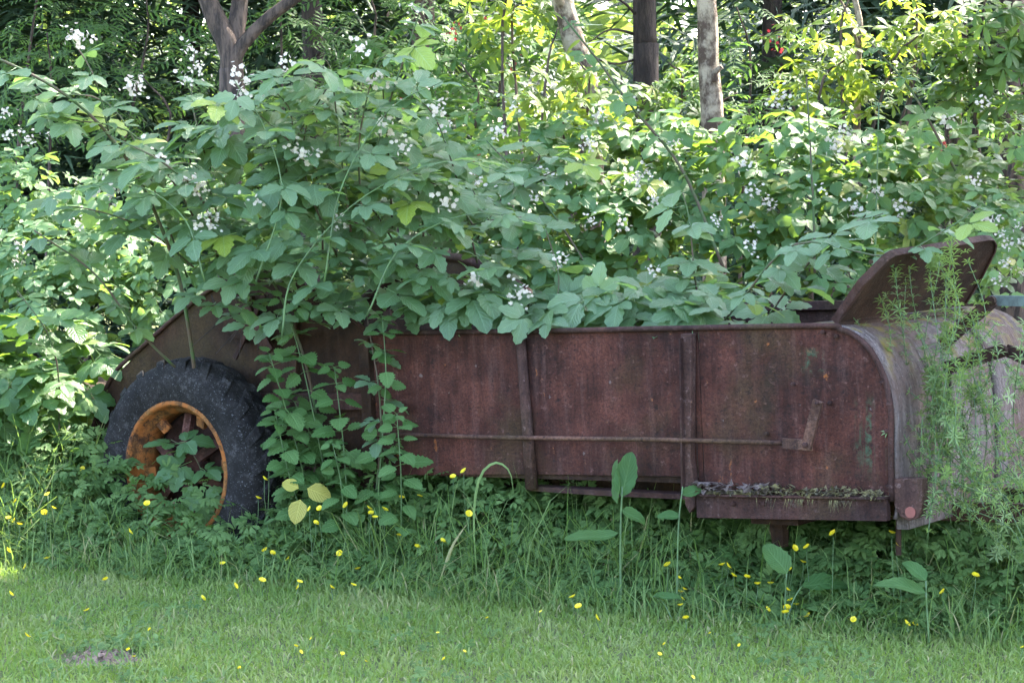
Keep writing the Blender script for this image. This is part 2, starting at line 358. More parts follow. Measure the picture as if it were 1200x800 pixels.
sheet([(U_POST[2]+.004, .66), (uj-.003, .66), (uj-.003, TOPV), (U_POST[2]+.004, TOPV)], .0, 'rust', 'side_panel', seed=3)
sheet([(uj+.003, .655), (.045, .655)] + [(c[0], c[1]) for c in curve2[::-1]] + [(uj+.003, TOPV)], -.004, 'rust', 'side_panel', 'front rust panel with rounded corner and traces of green paint', seed=4)
rear_px = [(104, 575), (104, 520), (130, 445), (170, 405), (215, 365), (258, 334), (300, 320), (340, 328), (385, 352), (425, 384), (433, 392), (431, 575)]
rear = [(sp(*p)[0], sp(*p)[2]) for p in rear_px]
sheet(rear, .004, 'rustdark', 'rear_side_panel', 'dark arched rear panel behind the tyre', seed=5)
# far side wall with its own arch
dU = 0.0
far = [(p[0], p[1]+.03) for p in rear]
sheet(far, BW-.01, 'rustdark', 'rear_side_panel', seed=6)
sheet([(U_POST[0]+.01, .66), (-.05, .66), (-.05, 1.2), (-.12, 1.36), (-.28, TOPV+.03), (U_POST[0]+.01, TOPV+.03)], BW, 'rust2', 'side_panel', seed=7)
part('top_rim', bar((U_POST[0]+.01, BW-.012, TOPV+.045), (-.36, BW-.012, TOPV+.035), .05, .045), 'rust2', b=.004)
farr = [np.array((p[0], BW-.02, p[1]+.012)) for p in far[2:-2]]
part('arch_rim', tube(spline(farr, 30), .028, 6), 'rust2', smooth=True)
nearr = [np.array((p[0], -.006, p[1]+.004)) for p in rear[1:-1]]
part('arch_rim', tube(spline(nearr, 34), .013, 6), 'rust2', smooth=True)
# near top rim: rolled bead along the top and round the front corner
bead = [np.array((U_POST[0], -.012, TOPV+.006)), np.array((-1.9, -.012, TOPV+.003)), np.array((-1.0, -.012, TOPV+.005))] + [np.array((c[0]+.004, -.014, c[1]+.006)) for c in curve2] + [np.array((.052, -.014, .9)), np.array((.046, -.014, .64))]
part('top_rim', tube(spline(bead, 60), .014, 7), 'rust2', smooth=True)
# posts
part('support_post', [box((U_POST[0]-.035, -.045, .58), (U_POST[0]+.03, .0, TOPV-.02))], 'rustdark', b=.004)
p1a, p1b = sp(613, 392), sp(627, 572)
V, T = tube([p1a*[1, 0, 1]+[0, -.012, -.02], p1a*[1, 0, 1]+[0, -.02, -.06], (p1a*.5+p1b*.5)*[1, 0, 1]+[0, -.026, 0], p1b*[1, 0, 1]+[.0, -.028, 0]], [.018, .026, .028, .034], 8)
part('support_post', (V, T), 'post', smooth=True, b=0)
p2a, p2b = sp(811, 388), sp(814, 597)
post = [(p2a[0]-.034, p2a[2]-.01), (p2a[0]+.028, p2a[2]-.01), (p2b[0]+.02, p2b[2]+.25), (p2b[0]+.040, p2b[2]+.10), (p2b[0]+.03, p2b[2]+.02), (p2b[0], p2b[2]-.01), (p2b[0]-.022, p2b[2]+.03), (p2b[0]-.030, p2b[2]+.25)]
part('support_post', prism(post, -.052, -.008), 'post', b=.004)
part('post_flange', prism([(p2a[0]-.030, p2a[2]-.03), (p2a[0]-.022, p2a[2]-.03), (p2b[0]-.016, p2b[2]+.10), (p2b[0]-.026, p2b[2]+.10)], -.078, -.053), 'rust2')
# rod, bracket and lever
r0, r1 = sp(428, 508, -.07), sp(925, 519, -.07)
part('side_rod', tube([r0, r0*.66+r1*.34+[0, 0, -.004], r0*.3+r1*.7+[0, 0, .003], r1], .0115, 8), 'lever', smooth=True)
b0, b1 = sp(917, 519, -.08), sp(952, 522, -.08)
part('rod_bracket', bar(b0, b1, .050, .014), 'lever', b=.004)
l0, l1 = sp(945, 525, -.097), sp(959, 469, -.097)
part('lever_arm', bar(l0, l1, .050, .018), 'lever', b=.004, label='short flat lever standing on the side rod')
def bolt(px, py, w=-.01, r=.011, parent=None):
    c = sp(px, py, w); V, T = tube([c, c+[0, -.012, 0], c+[0, -.016, 0]], [r, r, r*.5], 6); part('bolt', (V, T), 'rust2', parent, b=0)
for px, py in ((930, 450), (899, 508), (965, 389), (981, 394), (1035, 448), (1042, 473), (1044, 520), (1044, 548), (1042, 570), (973, 472), (830, 567), (1040, 505)): bolt(px, py, -.012)
bolt(944, 521, -.106, .014); bolt(958, 472, -.106, .009)
# ledge and lower beam under the front panel
la, lb = sp(816, 578), sp(1047, 582)
part('ledge', prism([(la[0], la[2]-.004), (lb[0]-.01, lb[2]-.004), (lb[0]-.01, lb[2]+.006), (la[0], la[2]+.006)], -.075, .02), 'rust2')
ba, bb = sp(822, 605), sp(1046, 609)
part('lower_beam', prism([(ba[0], ba[2]), (bb[0]-.006, bb[2]), (bb[0]-.006, lb[2]-.006), (ba[0], la[2]-.006)], -.045, -.005), 'rust2', b=.003)
for px in (860, 895, 940): bolt(px, 590, -.046, .012)
A = Acc()                                            # moss and rotten leaves lying on the ledge
for k in range(900):
    u = rng.uniform(la[0]+.02, lb[0]-.03); f_ = .25+.75*(u > -.75)*(.5+.5*sin(u*9)**2); 
    c = np.array([u, rng.uniform(-.074, -.012), la[2]+.008+rng.random()*.05*f_*(1 if u > -.62 else .5)])
    q = rng.normal(size=(3, 3))*.012; q[:, 2] *= .6
    A.add(c+q, [(0, 1, 2)], rnd=rng.random())
for k in range(60):
    u = rng.choice([-.55, -.42, -.38, -.2])+rng.normal()*.03; c = np.array([u, -.077, la[2]]); l = rng.uniform(.02, .07)
    A.add([c, c+[.003, 0, 0], c+[rng.normal()*.01, -.004, -l]], [(0, 1, 2)])
link('moss', A.mesh('moss', M['moss'], False), WG, kind='stuff')
A = Acc()
for k in range(160):
    u = rng.uniform(la[0]+.02, -.55); c = np.array([u, rng.uniform(-.07, -.012), la[2]+.012+rng.random()*.05]); q = rng.normal(size=(3, 3))*.018; q[:, 2] *= .5
    A.add(c+q, [(0, 1, 2)])
link('leaf_litter', A.mesh('leaf_litter', M['debris'], False), WG, kind='stuff')
# rear lower rail, floor and inside
ra, rb = sp(628, 571, .05), sp(800, 580, .05)
part('lower_rail', prism([(ra[0], ra[2]-.010), ((ra[0]+rb[0])/2, ra[2]-.022), (rb[0]+.05, rb[2]-.012), (rb[0]+.05, rb[2]+.012), ((ra[0]+rb[0])/2, ra[2]+.004), (ra[0], ra[2]+.012)], -.01, .10), 'rust2')
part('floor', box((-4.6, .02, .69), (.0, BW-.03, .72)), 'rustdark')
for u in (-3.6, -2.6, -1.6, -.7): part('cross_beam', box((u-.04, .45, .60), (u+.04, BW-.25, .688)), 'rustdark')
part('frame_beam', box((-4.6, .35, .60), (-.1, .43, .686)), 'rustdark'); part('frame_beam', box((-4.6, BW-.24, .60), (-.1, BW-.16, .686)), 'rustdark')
# front curved cover
def cover_strip(w0, w1, du, name, lab, nseg=9):
    prof = [(c[0]+du, c[1]+du*.6) for c in curve2[0:]] + [(.060+du, .95), (.060+du, .80), (.058+du, .68), (.052+du, .60), (.04+du, .555)]
    prof = spline([np.array((p[0], 0, p[1])) for p in [(curve2[0][0]-.12, TOPV+du*.6)]+prof], 36)
    ws = np.linspace(w0, w1, nseg); V = []; T = []
    for j, w in enumerate(ws):
        for i, p in enumerate(prof):
            q = np.array((p[0], w, p[2])); b = .010*vnoise(q[None], 5, 11)[0]
            V.append(q + np.array([b, 0, b*.4]))
    n = len(prof)
    for j in range(nseg-1):
        for i in range(n-1):
            a = j*n+i; T += [(a, a+1, a+n+1), (a, a+n+1, a+n)]
    o = part(name, (np.array(V), np.array(T)), 'cover', smooth=True, label=lab)
    s = o.modifiers.new('solid', 'SOLIDIFY'); s.thickness = .014; s.offset = 0
    return o
cover_strip(-.006, .42, .012, 'front_cover', 'curved front sheet with flaking pale paint', 7)
cover_strip(.425, 1.15, .0, 'front_cover', None); cover_strip(1.155, BW+.03, .01, 'front_cover', None)
# rounded skid ends at the bottom of the front
sk = [sp(1047, 560), sp(1049, 592), sp(1056, 605), sp(1067, 610), sp(1078, 606), sp(1083, 590), sp(1082, 560)]
part('skid_end', prism([(p[0], p[2]) for p in sk], -.012, .05), 'post', b=.006)
c = sp(1067, 600, -.014); V, T = tube([c, c+[0, -.004, 0]], [.026, .026], 14); part('red_disc', (V, T), 'reflector', label='faded red round spot on the skid end')
part('front_plate', prism([(.03, .50), (.09, .50), (.09, .60), (.03, .62)], .06, BW), 'cover', b=.004)
# drawbar, jack foot and hitch
part('drawbar', [bar((-.4, .5, .53), (1.75, .86, .50), .09, .06, (0, 1, 0)), bar((-.4, 1.25, .53), (1.75, .90, .50), .09, .06, (0, 1, 0))], 'rust2', b=.004)
part('jack_leg', tube([(1.45, .88, .5), (1.45, .88, -.02)], .035, 10), 'rustdark', smooth=True)
V, T = tube([sp(912, 600, .25), sp(915, 640, .25)], [.055, .04], 8); part('floor_bracket', (V, T), 'rustdark')
part('floor_bracket', box(sp(880, 606, .06)-[0, 0, .03], sp(935, 606, .06)+[0, .2, .0]), 'rustdark')
V, T = tube([sp(1053, 606, .1), sp(1053, 650, .1)], .014, 8); part('stay_rod', (V, T), 'rustdark')
# raised lid at the front
P1 = sp(979, 379, .0); P2 = sp(1043, 302, .0); dl = P2-P1; dl /= np.linalg.norm(dl); nl = np.cross(dl, [0, 1, 0]); nl /= np.linalg.norm(nl)
if nl[0] > 0: nl = -nl
Rw = np.array([UX, WX, VX])
def onlid(px, py):
    d = Rw@ray(px, py); e = Rw@(EYEP-ORG); t = ((P1-e)@nl)/(d@nl); return e+d*t
lid_px = [(981, 379), (1012, 334), (1043, 303), (1050, 299), (1057, 297.5), (1090, 293), (1158, 281), (1165, 281.5), (1168, 287), (1166, 296), (1150, 327), (1131, 358)]
face = [onlid(*p) for p in lid_px]
def pan(face, depth):
    n = len(face); F_ = np.array(face); c = F_.mean(0); V = [*F_, *(F_+nl*depth)]; ins = c+(F_-c)*.965; V += [*(ins+nl*.004), c+nl*.004]
    T = []
    for i in range(n):
        j = (i+1) % n; T += [(i, j, n+j), (i, n+j, n+i), (i, 2*n+i, 2*n+j), (i, 2*n+j, j), (3*n, 2*n+j, 2*n+i)]
    b = len(V); V += [c+nl*depth]
    for i in range(n): T += [(b, n+i, n+(i+1) % n)]
    return np.array(V), np.array(T)
part('lid', pan(face, .012), 'rustdark', label='open rusty lid with rounded corners leaning forward', b=.005)
def ring(face, d0, d1, k):
    F_ = np.array(face); c = F_.mean(0); n = len(F_); A_ = F_+(F_-c)*k; V = np.vstack([A_+nl*d0, A_+nl*d1, F_+(F_-c)*(k-.035)+nl*d0, F_+(F_-c)*(k-.035)+nl*d1]); T = []
    for i in range(n-1):
        j = i+1
        for a, b in ((0, n), (n, 3*n), (3*n, 2*n), (2*n, 0)): T += [(a+i, a+j, b+j), (a+i, b+j, b+i)]
    return V, np.array(T)
part('lid_flange', ring(face, -.004, .036, .010), 'rust2', b=.004, label='paler bent flange round the lid edge')  # paler rust than the lid face stands in for light on the flange
V, T = tube([face[0]+[.0, .0, -.01], face[-1]+[0, 0, -.03]], .02, 8); part('lid_hinge', (V, T), 'rustdark', smooth=True)
for px, py in ((1027, 311), (1163, 285)):
    c = onlid(px, py); V, T = tube([c+nl*.025+[0, -.012, 0], c+nl*.025+[0, -.02, 0]], .011, 6); part('bolt', (V, T), 'rustdark')
# links and bars in front of the cover
q0, q1 = sp(1103, 405, .70), sp(1164, 352, .70)
lk = part('link_bar', bar(q0, q1, .062, .018), 'rust2', b=.004, label='flat link bar rising to a bolt')
for p in (q1, q0*.42+q1*.58): part('bolt', tube([p+[0, -.012, 0], p+[0, -.03, 0]], [.024, .02], 7), 'rustdark')
q2, q3, q4 = sp(1106, 432, .6), sp(1177, 410, .6), sp(1235, 436, .6)
part('link_bar', [bar(q2, q3, .064, .018), bar(q3+[0, .019, 0], q4+[0, .019, 0], .06, .018)], 'rust2', b=.004)
part('bolt', tube([q3+[0, -.008, 0], q3+[0, -.03, 0]], [.024, .02], 7), 'rustdark')
part('cross_bar', bar(sp(1160, 352, .8), sp(1260, 354, .8), .05, .03), 'greybar', b=.004, label='grey green bar running off to the right')
q5 = sp(1113, 432, .55); part('short_rod', tube([q5, sp(1112, 470, .5), sp(1120, 500, .45)], .012, 6), 'rustdark', smooth=True)
# wheel
def lathe(prof, n=56):       # prof: (r, w) -> rotates about the w axis
    V = []; T = []; m = len(prof)
    for k in range(n):
        a = 2*pi*k/n
        for r, w in prof: V.append((r*cos(a), w, r*sin(a)))
    for k in range(n):
        for i in range(m-1):
            x = k*m+i; y = ((k+1) % n)*m+i; T += [(x, x+1, y+1), (x, y+1, y)]
    return np.array(V), np.array(T)
WHEEL_W = -.36
wc = sp(205, 551, WHEEL_W)
def make_wheel(center, flip=False):
    wh = bpy.data.objects.new('wheel', None); COL.objects.link(wh); wh.parent = WG; wh.location = center
    if flip: wh.rotation_euler = (0, 0, pi)
    R0, RR = .60, .372
    prof = [(RR-.005, .03), (RR, .012), (RR+.02, .002), (RR+.05, -.008), (.47, -.022), (.53, -.014), (.565, .012), (.585, .04), (.592, .07), (R0, .14), (.592, .21), (.585, .24), (.565, .268), (.53, .294), (.47, .302), (RR+.05, .288), (RR, .268), (RR-.005, .25)]
    P = spline([np.array((a, b, 0)) for a, b in prof], 46); V, T = lathe([(p[0], p[1]) for p in P], 72)
    part('tyre', (V, T), 'tyre', wh, smooth=True)
    A = Acc(); 
    for r_ in (.415, .425, .53): A.add(*lathe([(r_, -.0105 if r_ < .5 else -.013), (r_+.004, -.018 if r_ < .5 else -.018), (r_+.008, -.0115 if r_ < .5 else -.012)], 72))
    for side in (0, 1):
        for k in range(22):
            a0 = 2*pi*(k+.5*side)/22; A = Acc(); V = []; T = []
            nst = 6
            for s in range(nst):
                t = s/(nst-1); w_ = (.004 + t*.150) if side == 0 else (.276 - t*.150); ang = a0 + t*.19
                rb = .545 + .05*min(1, t*3.2) - .004; 
                h = .024*(1 if s not in (nst-1,) else .7) + rng.normal()*.005
                hw = .036+.012*t
                for q, hh in ((-hw, -.012), (-hw*.75, h), (hw*.75, h), (hw, -.012)):
                    aa = ang + q/rb; r = rb+hh; V.append((r*cos(aa), w_, r*sin(aa)))
            for s in range(nst-1):
                for q in range(3):
                    x = s*4+q; T += [(x, x+1, x+5), (x, x+5, x+4)]
            T += [(0, 2, 1), (0, 3, 2)]; e = (nst-1)*4; T += [(e, e+1, e+2), (e, e+2, e+3)]
            A.add(np.array(V), np.array(T)); o = link('tread_lug', A.mesh('tread_lug', M['tyre'], False), wh)
            bev(o, .006, 2)
    rp = [(RR+.012, .028), (RR+.014, .006), (RR-.002, -.004), (RR-.014, .004), (RR-.022, .03), (RR-.03, .05), (RR-.055, .075), (RR-.06, .14), (RR-.055, .2), (RR-.03, .24), (RR, .26), (RR+.01, .25)]
    part('rim', lathe(rp, 64), 'rim', wh, smooth=True)
    dp = [(.315, .225), (.28, .24), (.22, .23), (.17, .20), (.13, .19), (.10, .19)]
    V, T = lathe(dp, 40); part('dark_recess_disc', (V, T), 'hub', wh, smooth=True)  # dark disc closing the wheel, coloured to stand for the shaded open recess
    hp = [(.0, -.0), (.045, .002), (.052, .02), (.055, .07), (.085, .085), (.10, .10), (.105, .16)]
    part('hub', lathe(hp, 20), 'spoke', wh, smooth=True)
    for k in range(6):
        a = 2*pi*k/6+.3; c = np.array((.105*cos(a), .12, .105*sin(a))); V, T = tube([c+[0, .02, 0], c+[0, -.03, 0], c+[0, -.035, 0]], [.016, .016, .008], 6); part('wheel_nut', (V, T), 'hub', wh)
    for k in range(6):
        a = 2*pi*k/6+.6; d = np.array((cos(a), 0, sin(a))); part('spoke', bar(d*.09+[0, .09, 0], d*.305+[0, .17, 0], .055, .035), 'spoke', wh, b=.006)
    for k in range(6):
        a = 2*pi*k/6+.1; d = np.array((cos(a), 0, sin(a))); part('rim_lug', bar(d*.255+[0, .12, 0], d*.322+[0, .095, 0], .06, .03), 'rim', wh, b=.006)
    return wh
make_wheel(wc)
make_wheel((wc[0], BW+.36, wc[2]), True)
part('axle', tube([(wc[0], WHEEL_W+.1, wc[2]), (wc[0], BW+.25, wc[2])], .045, 12), 'rustdark', smooth=True)
# rear gear, chain guard and beater
part('beater_shaft', tube([sp(300, 395, -.06), sp(300, 395, BW-.05)], .035, 10), 'rustdark', smooth=True)
g = sp(285, 372, -.03); part('drive_gear', [tube([g+[0, .0, 0], g+[0, -.03, 0]], [.13, .13], 18)]+[box(g+np.array([.13*cos(a)-.014, -.03, .13*sin(a)-.014]), g+np.array([.13*cos(a)+.014, .0, .13*sin(a)+.014])) for a in np.linspace(0, 6.28, 15)[:-1]], 'rustdark')
part('chain_guard', [bar(sp(283, 352, -.07), sp(316, 412, -.07), .07, .02), bar(sp(275, 420, -.075), sp(310, 345, -.075), .03, .015)], 'rust2', b=.003)
part('brace', bar(sp(345, 345, -.02), sp(345, 560, -.02), .05, .03), 'rustdark', b=.003); part('brace', bar(sp(300, 470, -.02), sp(430, 470, -.02), .09, .03), 'rust2', b=.003)
for k in range(3):
    w = .35+k*.5; part('beater', [bar((g[0]+.05, w, g[2]-.3), (g[0]+.05+.3*cos(k), w, g[2]-.3+.3*sin(k)), .05, .02), bar((g[0]+.05, w, g[2]-.3), (g[0]+.05-.3*cos(k), w, g[2]-.3-.3*sin(k)), .05, .02)], 'rustdark')
exec_veg = True
# ------------------------------------------------------------------ leaf meshes
def leaflet(L, Wd, n=5, serr=.1, droop=.18, fold=.18, base=.75, tip=1.0, wave=0., ph=0.):
    """one leaflet from the origin along +Y; returns verts, tris, uv"""
    V = []; U = []; T = []
    t = np.linspace(0, 1, n+1)
    for i, s in enumerate(t):
        z = -droop*L*s*s + wave*L*sin(s*9+ph)
        wv = Wd*(max(s, 1e-4)**base)*((1-s)**tip)*2.05
        if serr and 0 < i < n: wv *= 1+serr*(1 if i % 2 else -1)
        y = L*s
        if i == 0 or i == n:
            V.append((0, y, z)); U.append((.5, s))
        else:
            zz = z+fold*wv
            V += [(-wv, y+ .04*L, zz), (0, y, z), (wv, y+.04*L, zz)]; U += [(0, s), (.5, s), (1, s)]
    k = 1
    T += [(0, k+1, k), (0, k+2, k+1)]
    for i in range(1, n-1):
        a = 1+3*(i-1); b = a+3
        T += [(a, a+1, b+1), (a, b+1, b), (a+1, a+2, b+2), (a+1, b+2, b+1)]
    a = 1+3*(n-2); e = len(V)-1; T += [(a, a+1, e), (a+1, a+2, e)]
    return np.array(V), np.array(T), np.array(U)
def rotz(V, a): c, s = cos(a), sin(a); return V@np.array([[c, s, 0], [-s, c, 0], [0, 0, 1]])
def rotx(V, a): c, s = cos(a), sin(a); return V@np.array([[1, 0, 0], [0, c, s], [0, -s, c]])
def stalk(p, q, r):
    V, T = tube([p, q], [r, r*.8], 3, cap=False); return V, T, np.full((len(V), 2), .5)
def join(L):
    V=[]; T=[]; U=[]; n=0
    for v, t, u in L: V.append(v); T.append(t+n); U.append(u); n += len(v)
    return np.concatenate(V), np.concatenate(T), np.concatenate(U)
def palmate(k, n, L=.11, r=None):
    r = r or rng; o = []; pet = np.array([0, .07, 0.]); o.append(stalk(np.zeros(3), pet, .0022))
    angs = {3: [0, 1.15, -1.15], 5: [0, .95, -.95, 1.95, -1.95]}[k]
    for j, a in enumerate(angs):
        sc = (1 if j == 0 else .88 if j < 3 else .66)*r.uniform(.9, 1.1)
        v, t, u = leaflet(L*sc, L*sc*r.uniform(.36, .44), n, r.uniform(.08, .16), r.uniform(.08, .32), r.uniform(.05, .3), .62, .78)
        v = rotx(v, r.normal()*.16 - .06); off = .028 if j == 0 else .008
        v[:, 1] += off; v = rotz(v, a + r.normal()*.08); v = v+pet
        o.append((v, t, u))
    return join(o)
def heart(n, L=.12, r=None):
    r = r or rng; v, t, u = leaflet(L, L*.42, n, .15, r.uniform(.15, .4), r.uniform(.05, .25), .36, .85); v[:, 1] += .04
    return join([stalk(np.zeros(3), np.array([0, .045, 0]), .002), (v, t, u)])
def pinnate(k, n, L=.06):
    o = [stalk(np.zeros(3), np.array([0, .03+.035*k, -.02]), .0016)]
    for j in range(k):
        for s in (-1, 1):
            v, t, u = leaflet(L*(1-.25*abs(j/k-.4)), L*.17, n, .06, rng.uniform(.1, .4), .1, .7, .8); v = rotz(v, s*(-1.05+rng.normal()*.1)); v += np.array([0, .03+.035*j, -.02*j/k]); o.append((v, t, u))
    v, t, u = leaflet(L, L*.17, n, .06, .3, .1, .7, .8); v += np.array([0, .03+.035*k, -.02]); o.append((v, t, u)); return join(o)
def whorl(k, n, L=.13):
    o = []
    for j in range(k):
        v, t, u = leaflet(L*rng.uniform(.8, 1.15), L*.23, n, 0, rng.uniform(.1, .45), .12, 1.1, .55); v = rotx(v, rng.uniform(-.3, .35)); v = rotz(v, 2*pi*j/k+rng.normal()*.12); o.append((v, t, u))
    return join(o)
def buttleaf(n=3, L=.05):
    o = []
    for a in (0, 1.1, -1.1):
        for b in (0, .5, -.5):
            v, t, u = leaflet(L*(1 if b == 0 else .75), L*.17, 3, 0, .2, .1, .9, .45); v = rotz(v, b); v[:, 1] += L*.35; v = rotz(v, a+rng.normal()*.1); o.append((v, t, u))
    return join(o)
def spray(k, L=.13):           # a twig tip with alternate leaves, for crowns and far foliage
    o = []
    for j in range(k):
        v, t, u = leaflet(L*rng.uniform(.7, 1.1), L*.30, 3, 0, rng.uniform(.1, .4), .15, .7, .8); v = rotx(v, rng.normal()*.3); v = rotz(v, (1 if j % 2 else -1)*rng.uniform(.4, 1.1)); v += np.array([0, j*L*.45, rng.normal()*.02]); o.append((v, t, u))
    return join(o)
def needle_spray(k=9, L=.22):
    o = []
    for j in range(k):
        for s in (-1, 1):
            a = np.array([0, j*L*.4, -.006*j*j*L*3]); d = np.array([s*sin(.9)*L*.75*(1-.6*j/k), cos(.9)*L*.7, -.05*L]); w = np.array([0, .016, 0])*L/.22
            o.append((np.array([a-w, a+w, a+d]), np.array([(0, 1, 2)]), np.array([(0, 0), (1, 0), (.5, 1)])))
    return join(o)
VAR = {
 'big': [palmate(3 if i % 2 else 5, 8, .150) for i in range(8)],
 'mid': [palmate(3 if i % 3 else 5, 5, .125) for i in range(7)],
 'heart': [heart(12) for i in range(5)], 'heartlow': [heart(4, .10) for i in range(5)],
 'pin': [pinnate(4, 2+1) for i in range(4)], 'whorl': [whorl(7, 4) for i in range(4)],
 'butt': [buttleaf() for i in range(4)], 'spray': [spray(5) for i in range(5)], 'needle': [needle_spray() for i in range(3)]}
VMESH = {}
def vmesh(kind, i, mat):
    k = (kind, i, mat)
    if k not in VMESH: V, T, U = VAR[kind][i]; VMESH[k] = mesh_from('leaf', V, T, M[mat], U)
    return VMESH[k]
def frames(nrm, tip):
    z = nrm/(np.linalg.norm(nrm, axis=1)[:, None]+1e-9); y = tip - z*(tip*z).sum(1)[:, None]; y /= np.linalg.norm(y, axis=1)[:, None]+1e-9
    return np.stack([np.cross(y, z), y, z], 2)       # columns x y z
class Plant:
    all = []
    def __init__(s, name, label, cat, base, kind, mat, cap=300, group=None, foliage='foliage'):
        s.root = thing(name, label, cat, tuple(base), group); s.base = np.array(base, float); s.kind = kind; s.mat = mat; s.cap = cap
        s.P=[]; s.R=[]; s.S=[]; s.K=[]; s.fol = foliage; Plant.all.append(s)
    def leaves(s, P, Rm, sc):
        n = len(P); s.P.append(P); s.R.append(Rm); s.S.append(np.broadcast_to(sc, (n,)).copy()); s.K.append(rng.integers(0, len(VAR[s.kind]), n))
    def blob(s, c, r, n, size=(.8, 1.3), bias=(0, -.32, 1.), rnd=.36, out=.38, shell=.55):
        d = rng.normal(size=(n, 3)); d /= np.linalg.norm(d, axis=1)[:, None]; rr = rng.uniform(shell**3, 1, n)**(1/3)
        P = np.array(c) + d*rr[:, None]*np.array(r)*(1+.25*vnoise(d, 2.2, int(abs(c[0]*100)) % 97))[:, None]
        nr = np.array(bias) + out*d + rnd*rng.normal(size=(n, 3)); tp = d*np.array([1, 1, .2]) + .6*rng.normal(size=(n, 3)) + np.array([0, 0, -.25])
        ok = P[:, 2] > .04
        s.leaves(P[ok], frames(nr, tp)[ok], rng.uniform(*size, n)[ok])
    def cane(s, pts, r0=.009, r1=.003, n=18, leafy=(.25, 1.), step=.075, size=(.8, 1.25), mat='cane', name='cane', sides=6, bias=(0, -.28, 1.)):
        C = spline(pts, n); V, T = tube(C-s.base, np.linspace(r0, r1, n), sides); A = Acc(); A.add(V, T)
        link(name, A.mesh(name, M[mat]), s.root)
        if step:
            L = np.concatenate([[0], np.cumsum(np.linalg.norm(np.diff(C, axis=0), axis=1))]); q = np.arange(L[-1]*leafy[0], L[-1]*leafy[1]+1e-6, step)
            P = np.stack([np.interp(q, L, C[:, i]) for i in range(3)], 1); m = len(q)
            if m:
                tg = np.stack([np.interp(q, L, np.gradient(C[:, i])) for i in range(3)], 1); tg /= np.linalg.norm(tg, axis=1)[:, None]+1e-9
                sd = np.cross(tg, [0, 0, 1.]); sd /= np.linalg.norm(sd, axis=1)[:, None]+1e-9
                al = np.where(np.arange(m) % 2, 1, -1)[:, None]
                tp = sd*al*.9 + tg*.5 + .35*rng.normal(size=(m, 3)); nr = np.array(bias)+.2*rng.normal(size=(m, 3))
                s.leaves(P, frames(nr, tp), rng.uniform(*size, m))
        return C
    def finish(s, vis):
        P = np.concatenate(s.P); R_ = np.concatenate(s.R); Sc = np.concatenate(s.S); K = np.concatenate(s.K)
        order = np.argsort(-vis); take = order[:s.cap]; take = take[vis[take] > 0]
        mask = np.zeros(len(P), bool); mask[take] = True
        for i in np.where(mask)[0]:
            o = bpy.data.objects.new('leaf', vmesh(s.kind, int(K[i]), s.mat)); COL.objects.link(o); o.parent = s.root
            m3 = R_[i]*Sc[i]; p = P[i]-s.base
            o.matrix_basis = Matrix(((*m3[0], p[0]), (*m3[1], p[1]), (*m3[2], p[2]), (0, 0, 0, 1)))
        rest = ~mask
        if rest.any():
            joined(s.fol, s.kind, P[rest]-s.base, R_[rest], Sc[rest], K[rest], s.mat, s.root)
def joined(name, kind, P, R_, Sc, K, mat, parent=None, stuff=True):
    Vs=[]; Ts=[]; Us=[]; Rs=[]; n0=0
    for k in range(len(VAR[kind])):
        q = K == k
        if not q.any(): continue
        V, T, U = VAR[kind][k]; m = q.sum(); nv = len(V)
        W_ = np.einsum('nij,vj->nvi', R_[q]*Sc[q][:, None, None], V) + P[q][:, None, :]
        Vs.append(W_.reshape(-1, 3)); Ts.append((T[None]+np.arange(m)[:, None, None]*nv).reshape(-1, 3)+n0); Us.append(np.tile(U, (m, 1))); Rs.append(np.repeat(rng.random(m), nv)); n0 += m*nv
    me = mesh_from(name, np.concatenate(Vs), np.concatenate(Ts), M[mat], np.concatenate(Us), np.concatenate(Rs))
    return link(name, me, parent, kind='stuff' if stuff else None)
def rad(px, Y): return px*Y/F
# flower clusters of bramble
def bloom_mesh(n, spread):
    V=[]; T=[]; U=[]; k=0; G = Acc()
    for j in range(n):
        c = rng.normal(size=3)*spread*np.array([.9, .6, .8]); c[2] += spread*.5
        nr = np.array([0, -.6, .6])+.6*rng.normal(size=3); R_ = frames(nr[None], rng.normal(size=(1, 3)))[0]; s_ = rng.uniform(.009, .0145)
        for a in range(5):
            v, t, u = leaflet(1., .42, 3, 0, -.12, .25, .8, .35); v = rotz(v, a*2*pi/5)*s_; G.add(v@R_.T + c, t, u, rng.random())
    return G.mesh('flower_cluster', M['petal'])
BLOOM = [bloom_mesh(rng.integers(9, 22), .034) for i in range(6)]
def blooms(pl, pts, sc=1.):
    for p in pts:
        o = link('flower_cluster', BLOOM[rng.integers(6)], pl.root, tuple(np.array(p)-pl.base), 'stuff'); f = sc*rng.uniform(.8, 1.15); o.scale = (f, f, f); o.rotation_euler = (rng.normal()*.3, rng.normal()*.3, rng.uniform(0, .5))
